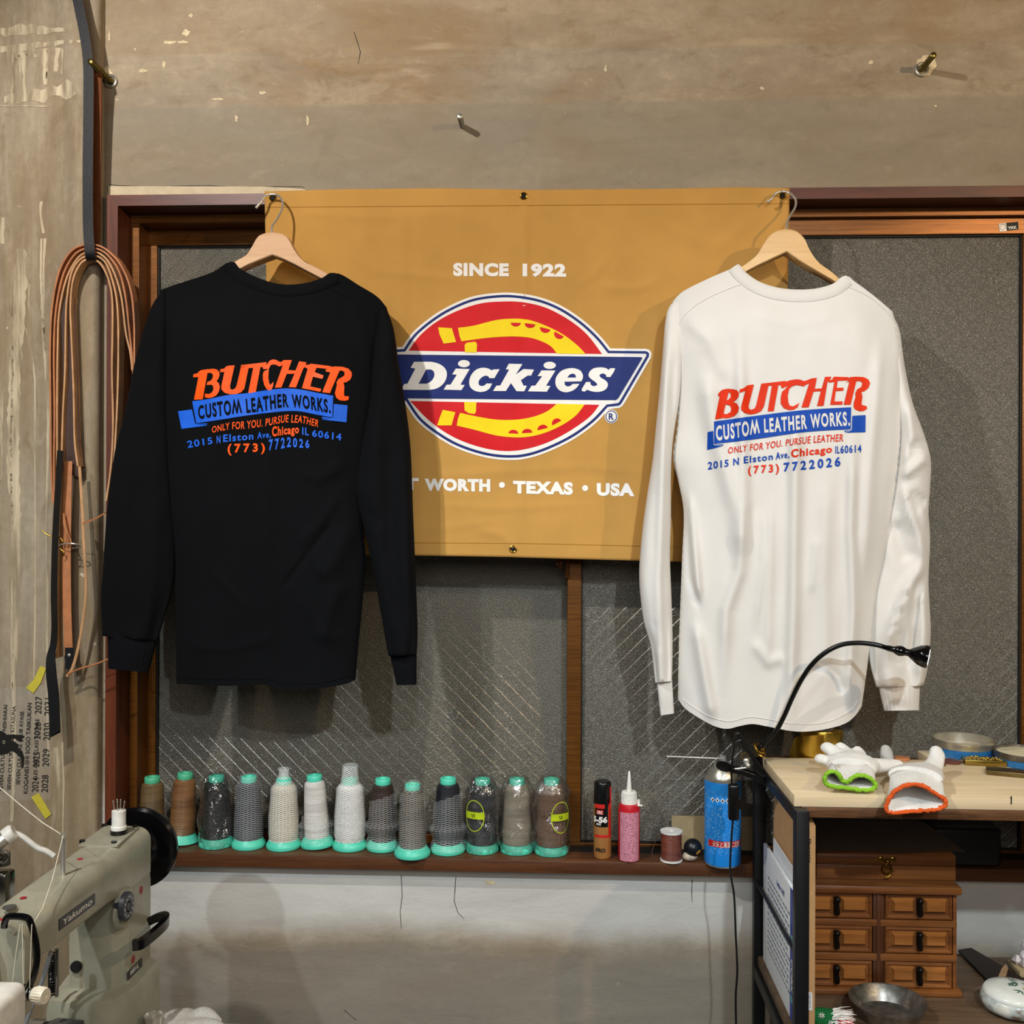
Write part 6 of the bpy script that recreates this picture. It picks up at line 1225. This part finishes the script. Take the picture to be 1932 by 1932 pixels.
m_leafg = M_plain('leaf_green', rgb('#3f6b58'), .4); m_yl = M_plain('flower_yellow', rgb('#cdb33a'), .4)
ltop = lambda x, y: pc+Vector((x, y, .0008+interp([(0, .041), (.5, .040), (.85, .036), (.93, .031)], (x*x+y*y)**.5/r)))
bm = NB(); rr = random.Random(3)
for k in range(7):
    a = rr.uniform(0, 2*PI); x, y = rr.uniform(-.6, .5)*r, rr.uniform(-.4, .5)*r
    for j in range(3):
        b = a+j*.8-.8; put(bm, flat([[(x, y), (x+.006*math.cos(b-.25), y+.006*math.sin(b-.25)), (x+.013*math.cos(b), y+.013*math.sin(b)), (x+.006*math.cos(b+.25), y+.006*math.sin(b+.25))]]), ltop)
part('painted_leaves', bm, m_leafg, ldp)
bm = NB(); put(bm, flat([blob_poly(.3*r, -.25*r, .005, .005, 10, .3, 4)]), lambda x, y: ltop(x, y)+Vector((0, 0, .0004))); part('painted_flower', bm, m_yl, ldp)
kn = PZ(1560, 1945, ZSH); ko = thing('knitted_ornament', 'green knitted ornament with a white tuft and a red end at the bottom edge', 'ornament', kn)
bm = NB(); kc = [P(1532, 1926, -.335), P(1545, 1921, -.33), P(1562, 1922, -.325), P(1576, 1926, -.322)]; tube(bm, cat(kc, 5), [.010, .0125, .014, .015, .0155, .0155, .0155, .0155, .0155, .0155, .0155, .0155, .015, .0145, .014, .013], 18); part('green_knit', bm, M_cloth('green_knit', rgb('#1d6b3a'), .95, 500, .8), ko, 60)
bm = NB()
for k in range(150):
    rr = random.Random(k); a = P(1572, 1924, -.332)+Vector((rr.uniform(-.004, .004), rr.uniform(-.010, .010), rr.uniform(-.006, .010))); b = a+Vector((rr.uniform(.012, .032), rr.uniform(-.006, .004), rr.uniform(-.006, .008))); tube(bm, [a, (a+b)/2+Vector((0, 0, .002)), b], [.0009, .0007, .0002], 4)
o_ = part('white_tuft', bm, M_plain('white_fur', rgb('#eeeae4'), .9), ko); o_['kind'] = 'stuff'
bm = NB(); tube(bm, cat([P(1578, 1932, -.335), P(1592, 1930, -.332), P(1606, 1934, -.33)], 5), [.008, .0095, .0105, .011, .011, .011, .011, .0105, .010, .009, .007], 16); part('red_knit', bm, M_cloth('red_knit', rgb('#c02430'), .95, 500, .8), ko, 60)
for k in range(3):
    bm = NB(); c0 = [P(1550, 1916, -.347), P(1531, 1928, -.346), P(1567, 1931, -.342)][k]
    for j in range(8): a = 2*PI*j/8; tube(bm, [c0+Vector((math.cos(a)*.0012, -.0005, math.sin(a)*.0012)), c0+Vector((math.cos(a+.4)*.005, .0005, math.sin(a+.4)*.005))], .0006, 5)
    part('white_swirl', bm, m_whiteplastic, ko)
bm = NB(); q = [PZ(x, y, ZSH+.002) for x, y in ((1808, 1796), (1832, 1792), (1945, 1858), (1945, 1897), (1900, 1880), (1872, 1862))]; prism(bm, q, (0, 0, .004)); lp = solo('leather_offcut', bm, M_leather('blackish_hide', '#231a15', .55), 'dark leather offcut on the lower shelf, right of the drawer chest', 'leather offcut')
bm = NB(); q = [PZ(x, y, ZSH+.0072) for x, y in ((1883, 1855), (1884, 1842), (1890, 1828), (1898, 1820), (1902, 1828), (1899, 1840), (1892, 1850))]; prism(bm, q, (0, 0, .0015)); solo('leather_scrap', bm, M_leather('natural_hide', '#b08f6c', .7), 'pale leaf shaped leather scrap lying on the dark offcut', 'leather scrap')
bm = NB(); pcx = P(1934, 1800, -.10)
for k in range(9):
    rr = random.Random(k+40); sphere(bm, pcx+Vector((rr.uniform(-.012, .02), rr.uniform(-.012, .012), rr.uniform(-.018, .018))), rr.uniform(.007, .012), 8)
for v_ in bm.verts: v_.co += Vector((noise.noise(v_.co*160)*.004, noise.noise(v_.co*160+Vector((9, 0, 0)))*.004, noise.noise(v_.co*160+Vector((0, 9, 0)))*.004))
zmin = min(v_.co.z for v_ in bm.verts); bmesh.ops.translate(bm, verts=bm.verts[:], vec=(0, 0, 0))
sq = PZ(1930, 1822, ZSH+.0062)
solo('plastic_wrap', bm, M_plain('crumpled_plastic', rgb('#d8cfcf'), .25, var=.1), 'crumpled milky plastic wrap at the right edge of the shelf', 'plastic wrap', None, 20)
bm = NB(); box(bm, pcx.x-.02, pcx.x+.06, -.125, -.075, ZSH+.0005, zmin+.006, 0, .002); solo('cardboard_box', bm, m_kraft, 'low cardboard box under the plastic wrap, at the right edge', 'box')

# ------------------------------------------------------------------ things on the bench top
t = NT('gold_foil'); n = t.noise(t.mapv((1, 1, .2)), 14, 2); t.col(t.ramp(n, [(.3, rgb('#b8892c')), (.7, rgb('#d9b64e'))])); t.set(.24, 1.0); t.bump(n, .15, .003); m_gold = t.m
zl = ZB_-.016; gc = Vector((P(1549, 1400, -.081).x, -.081, zl+.0006)); gr = .0385; gh = P(1548, 1374, -.083).z-gc.z
gf = thing('foil_roll', 'roll of gold foil standing at the back left corner of the bench', 'foil roll', gc)
bm = NB(); lathe(bm, [(gr*.98, 0), (gr, .002), (gr, gh-.002), (gr*.98, gh), (gr*.56, gh), (gr*.55, gh-.001)], gc, 'z', 56); part('foil', bm, m_gold, gf)
bm = NB(); lathe(bm, [(gr*.56, gh-.004), (gr*.56, gh+.0005), (gr*.46, gh+.0005), (gr*.46, .004)], gc, 'z', 48); cr = part('paper_core', bm, m_paper, gf)
bm = NB(); text_between(bm, 'FOIL', [(PI*1.62, gr*.475), (PI*1.40, gr*.475)][::-1], [(PI*1.62, gr*.55), (PI*1.40, gr*.55)][::-1], lambda a, r_: gc+Vector((math.cos(a)*r_, math.sin(a)*r_, gh+.0008)), .02, 0, 1, 0); part('core_word', bm, m_slate, cr)
bm = NB(); rs = []
for k in range(17):
    a = PI*(1.46-.44*k/16); rr = gr+.001+.017*(k/16)**1.2; hh = gh*(.93-.22*(k/16)**2-.45*max(0, k/16-.8)/.2)
    x, y = gc.x+math.cos(a)*rr, gc.y+math.sin(a)*rr; rs.append([Vector((x, y, gc.z+.0005)), Vector((x, y, gc.z+hh)), Vector((x+math.cos(a)*.0004, y+math.sin(a)*.0004, gc.z+hh)), Vector((x+math.cos(a)*.0004, y+math.sin(a)*.0004, gc.z+.0005))])
rings(bm, rs); part('loose_end', bm, m_gold, gf, 60)
m_bluetin = M_plain('blue_tin', rgb('#2f78b8'), .3, .3, var=.2, scale=200)
for lab, px, py, rp in (('open round blue tin with a bare metal rim on the bench, left of the two', 1817, 1423, 54), ('round blue tin with pale wax in it, cut by the right edge of the picture', 1939, 1441, 57)):
    c_ = PZ(px, py, ZB_); r = rp*MPP(c_.y); t_ = thing('round_tin', lab, 'tin', c_+Vector((0, 0, .0005)), 'round tins on the bench'); b_ = c_+Vector((0, 0, .0005)); hh = .029 if rp == 54 else .022
    bm = NB(); lathe(bm, [(r*.96, 0), (r*.97, .001), (r*.97, hh*.5)], b_, 'z', 56, 0, (True, False)); part('label_band', bm, m_bluetin, t_)
    bm = NB(); lathe(bm, [(r*.97, hh*.5), (r*.985, hh*.52), (r*.985, hh*.75), (r, hh*.8), (r, hh*.97), (r*.985, hh), (r*.95, hh*.97), (r*.95, .004), (0, .004)], b_, 'z', 56, 0, (False, True)); part('rim', bm, m_tin if rp == 57 else m_steel, t_, 40)
    bm = NB(); lathe(bm, [(r*.945, .004), (r*.945, hh*(.45 if rp == 54 else .8)), (0, hh*(.45 if rp == 54 else .8))], b_, 'z', 40); part('contents', bm, M_plain('wax_'+str(rp), rgb('#b9ab94' if rp == 54 else '#d8cfae'), .35 if rp == 54 else .5), t_)
def slab(px, py, wdt, dep_, th, rz, m_, nm, lab, cat_, grp=None, dz=.0005, cr_=None):
    c_ = PZ(px, py, ZB_); bm = NB(); box(bm, c_.x-wdt/2, c_.x+wdt/2, c_.y-dep_/2, c_.y+dep_/2, ZB_+dz, ZB_+dz+th, 0, .0006)
    if cr_:
        for k in range(60): rr = random.Random(k); sphere(bm, (c_.x+rr.uniform(-.42, .42)*wdt, c_.y+rr.uniform(-.3, .45)*dep_, ZB_+dz+th), rr.uniform(.001, .0028), 6)
    bmesh.ops.rotate(bm, verts=bm.verts[:], cent=c_, matrix=Matrix.Rotation(rz, 3, 'Z')); return solo(nm, bm, m_, lab, cat_, grp)
m_brd = M_plain('brass_plate', rgb('#9c8440'), .3, 1.0, var=.12)
slab(1856, 1442, .068, .028, .009, -.12, m_brd, 'brass_die', 'brass die with a rough raised face on the bench, before the first tin', 'die', 'brass dies on the bench', .0005, True)
slab(1899, 1461, .062, .034, .007, -.35, M_plain('dark_brass', rgb('#7b6c46'), .32, 1.0, var=.1), 'brass_die', 'smooth brass die nearest the front of the bench at the right edge', 'die', 'brass dies on the bench')
m_cop = M_leather('brown_disc_leather', '#5f3426', .5)
for lab, x, y, r_, dz, m_ in (('brown leather disc on the bench, left of the brass dies', 1767, 1443, .0145, .0005, m_cop), ('red brown leather disc just behind the other disc', 1794, 1439, .0165, .0005, m_cop), ('small tan leather disc behind the work gloves', 1702, 1433, .013, .0005, m_ltan)):
    c_ = PZ(x, y, ZB_); bm = NB(); lathe(bm, [(r_, dz), (r_, dz+.003), (r_*.95, dz+.0036), (0, dz+.0036)], c_, 'z', 32); solo('leather_disc', bm, m_, lab, 'leather disc', 'leather discs on the bench')
# work gloves
m_gcl = M_knit('ribbed_white_cotton', '#f0eee9', b=.6); m_gin = M_cloth('tan_glove_lining', rgb('#b99466'), .95, 330, .6); m_grn = M_cloth('lime_trim', rgb('#8fc436'), .9, 700, .9, .12); m_orn = M_cloth('orange_trim', rgb('#e2602a'), .9, 700, .9, .12)
def cuff(parent, loop, Yo, inner, m_trim, tr):
    L_ = [P(p.x, p.y, Yo) for p in cat(loop, 9, True)]; n = len(L_); cen, ax_, az, ay = inner; rs = []
    c0 = sum(L_, Vector())/n; ang = [math.atan2((q-c0).z, (q-c0).x) for q in L_]
    E_ = [cen+Vector((ax_*math.cos(a), 0, az*math.sin(a))) for a in ang]
    for k in range(9): s = k/8; s2 = s; rs.append([L_[i]+(E_[i]-L_[i])*s2 for i in range(n)])
    bm = NB(); rings(bm, rs, True, (False, False)); o_ = part('cuff', bm, m_gcl, parent, 80); md = o_.modifiers.new('thick', 'SOLIDIFY'); md.thickness = .0022
    bm = NB(); rings(bm, [[cen+(q-cen)*.86+Vector((0, -.012, 0)) for q in E_], [cen+(q-cen)*.3+Vector((0, -.01, 0)) for q in E_]], True, (False, True)); part('lining', bm, m_gin, parent, 80)
    bm = NB(); tube(bm, L_+[L_[0], L_[1]], tr, 10)
    for v_ in bm.verts: v_.co += Vector((noise.noise(v_.co*330), noise.noise(v_.co*330+Vector((7, 0, 0))), noise.noise(v_.co*330+Vector((0, 7, 0)))))*.0019
    part('cuff_trim', bm, m_trim, parent, 80)
g1 = thing('work_glove', 'white work glove with a lime green cuff on the bench', 'glove', PZ(1605, 1485, ZB_)+Vector((0, 0, .0005)), 'work gloves on the bench')
cuff(g1, [(1557, 1477), (1558, 1462), (1569, 1456), (1581, 1460), (1590, 1473), (1600, 1474), (1612, 1465), (1628, 1463), (1644, 1470), (1652, 1481), (1645, 1489), (1622, 1490), (1594, 1486), (1571, 1484)], -.354, (Q(1608, 1450, -.285), .036, .014, 0), m_grn, .0033)
glove_mesh('knit', g1, [([Q(1608, 1451, -.29), Q(1608, 1443, -.265), Q(1604, 1437, -.235)], [.036, .043, .034], .48), ([Q(1580, 1445, -.25), Q(1560, 1436, -.245), Q(1548, 1432, -.25)], [.015, .012, .011], .8), ([Q(1590, 1432, -.235), Q(1574, 1420, -.22), Q(1561, 1411, -.215)], [.017, .0145, .0125], .8), ([Q(1604, 1430, -.225), Q(1594, 1418, -.205), Q(1586, 1410, -.20)], [.016, .012, .011], .8), ([Q(1622, 1432, -.23), Q(1622, 1421, -.21), Q(1618, 1414, -.205)], [.014, .010, .008], .8),
    ([Q(1630, 1444, -.255), Q(1658, 1445, -.25), Q(1692, 1443, -.24)], [.018, .0165, .012], .75)], m_gcl)
g2 = thing('work_glove', 'white work glove with an orange cuff hanging over the front edge of the bench', 'glove', PZ(1730, 1492, ZB_)+Vector((0, 0, .0005)), 'work gloves on the bench')
cuff(g2, [(1672, 1527), (1677, 1508), (1692, 1490), (1712, 1481), (1738, 1482), (1760, 1494), (1781, 1508), (1784, 1519), (1768, 1527), (1738, 1530), (1706, 1532), (1684, 1534)], -.40, (Q(1728, 1466, -.335), .040, .013, 0), m_orn, .0031)
glove_mesh('knit', g2, [([Q(1726, 1466, -.345), Q(1732, 1460, -.30), Q(1742, 1453, -.265)], [.041, .040, .030], .40), ([Q(1756, 1458, -.27), Q(1764, 1440, -.25), Q(1768, 1424, -.24), Q(1766, 1417, -.238)], [.016, .0145, .0125, .011], .85), ([Q(1705, 1462, -.275), Q(1694, 1458, -.278), Q(1686, 1460, -.282)], [.014, .012, .009], .7)], m_gcl)
bm = NB()
g3 = thing('fingerstall', 'frayed grey white glove finger standing behind the lime cuffed glove', 'glove finger', PZ(1678, 1440, ZB_)+Vector((0, 0, .0005)))
glove_mesh('knit', g3, [([Q(1674, 1436, -.20), Q(1673, 1424, -.20), Q(1671, 1413, -.198)], [.014, .013, .009], .8)], M_cloth('grey_cotton', rgb('#b3b1ad'), .95, 330, .7), .0024, 3)
# clip lamp with a gooseneck
YL_ = -.145; lp = thing('clip_lamp', 'black gooseneck clip lamp clamped to the left end of the bench', 'lamp', P(1440, 1455, YL_))
def beam(pts, wd, th, nm, m_=None, Y=YL_):
    bm = NB(); ribbon(bm, [P(x, y, Y) for x, y in pts], Vector((0, wd/2, 0)), th); o_ = part(nm, bm, m_ or m_blackplastic, lp); b_ = o_.modifiers.new('soft', 'BEVEL'); b_.width = .0012; b_.segments = 2; return o_
beam([(1389, 1381), (1393, 1388), (1412, 1418), (1430, 1444), (1440, 1458)], .020, .008, 'upper_jaw')
beam([(1376, 1450), (1400, 1455), (1425, 1464), (1444, 1477)], .022, .009, 'lower_jaw')
bm = NB(); c_ = P(1366, 1446, YL_); lathe(bm, [(0, -.003), (.0135, -.003), (.0145, 0), (.0135, .003), (0, .003)], c_, dirv=Vector((.15, -.25, 1)), seg=28); part('jaw_pad', bm, m_blackplastic, lp)
bm = NB(); tube(bm, [P(1376, 1452, YL_-.008), P(1410, 1448, YL_-.012)], .0018, 8); part('spring_arm', bm, m_chrome, lp)
bm = NB(); sphere(bm, P(1411, 1444, YL_-.014), .0048, 16); sphere(bm, P(1408, 1436, YL_-.012), .0055, 16, (1, .6, 1)); part('pivot', bm, m_chrome, lp)
bm = NB(); torus(bm, P(1433, 1412, YL_-.01), .010, .0022, (.5, -.4, .75), 24, 8); torus(bm, P(1435, 1420, YL_-.01), .008, .002, (.3, -.6, .75), 24, 8); torus(bm, P(1405, 1426, YL_-.01), .006, .001, (.2, -1, .2), 20, 6); part('brass_rings', bm, m_brass, lp)
gn = cat([P(1430, 1413, YL_-.008), P(1444, 1401, YL_-.012), P(1463, 1381, YL_-.016), P(1479, 1352, YL_-.02), P(1494, 1318, YL_-.026), P(1510, 1286, YL_-.033), P(1530, 1256, YL_-.042), P(1556, 1232, YL_-.05), P(1586, 1217, YL_-.058), P(1618, 1213, YL_-.066), P(1650, 1216, YL_-.072), P(1672, 1222, YL_-.076)], 22)
rad = [.0041+(.0004 if i % 2 else -.0004) for i in range(len(gn))]
bm = NB(); tube(bm, gn, rad, 12); part('gooseneck', bm, M_plain('gooseneck_black', rgb('#0b0b0c'), .3, .4), lp, 80)
d = (P(1743, 1243, YL_-.095)-P(1690, 1231, YL_-.08)).normalized(); hb = P(1672, 1222, YL_-.076)
bm = NB(); lathe(bm, [(.0045, 0), (.005, .004), (.0052, .012), (.0075, .016), (.0088, .021), (.0082, .026), (.0058, .031), (.0062, .036), (.011, .043), (.0165, .052), (.0188, .060), (.0185, .066), (.0165, .0665), (.0165, .060), (0, .058)], hb, dirv=d, seg=36); hd_ = part('lamp_head', bm, M_plain('gloss_black_plastic', rgb('#070708'), .1, spec=.6), lp, 60)
t = NT('led_glow'); t.p.inputs['Emission Color'].default_value = (1, .97, .9, 1); t.p.inputs['Emission Strength'].default_value = 6; bm = NB(); c_ = hb+d*.0655; lathe(bm, [(.016, 0), (.012, .0015), (0, .002)], c_, dirv=d, seg=28); part('lens', bm, t.m, hd_)
YC = YL_-.012
bm = NB(); tube(bm, cat([P(1398, 1396, YC), P(1388, 1402, YC), P(1383, 1425, YC), P(1380, 1455, YC), P(1381, 1482, YC)], 6), .0017, 8); tube(bm, cat([P(1383, 1545, YC), P(1379, 1600, YC), P(1378, 1645, YC), P(1385, 1690, YC), P(1388, 1760, YC), P(1391, 1830, YC), P(1388, 1880, YC), P(1389, 1945, YC), P(1392, 2060, YC), Vector((P(1392, 2060, YC).x, YC-.02, .01))], 6), .0018, 8); cdp = part('cord', bm, m_blackplastic, lp)
bm = NB(); a = P(1374, 1479, YC); b = P(1394, 1547, YC); box(bm, a.x, b.x, YC-.008, YC+.008, b.z, a.z, 0, .004, 3); box(bm, b.x-.002, b.x+.004, YC-.005, YC+.005, (a.z+b.z)/2-.012, (a.z+b.z)/2+.008, 0, .002); part('switch', bm, m_blackplastic, cdp)
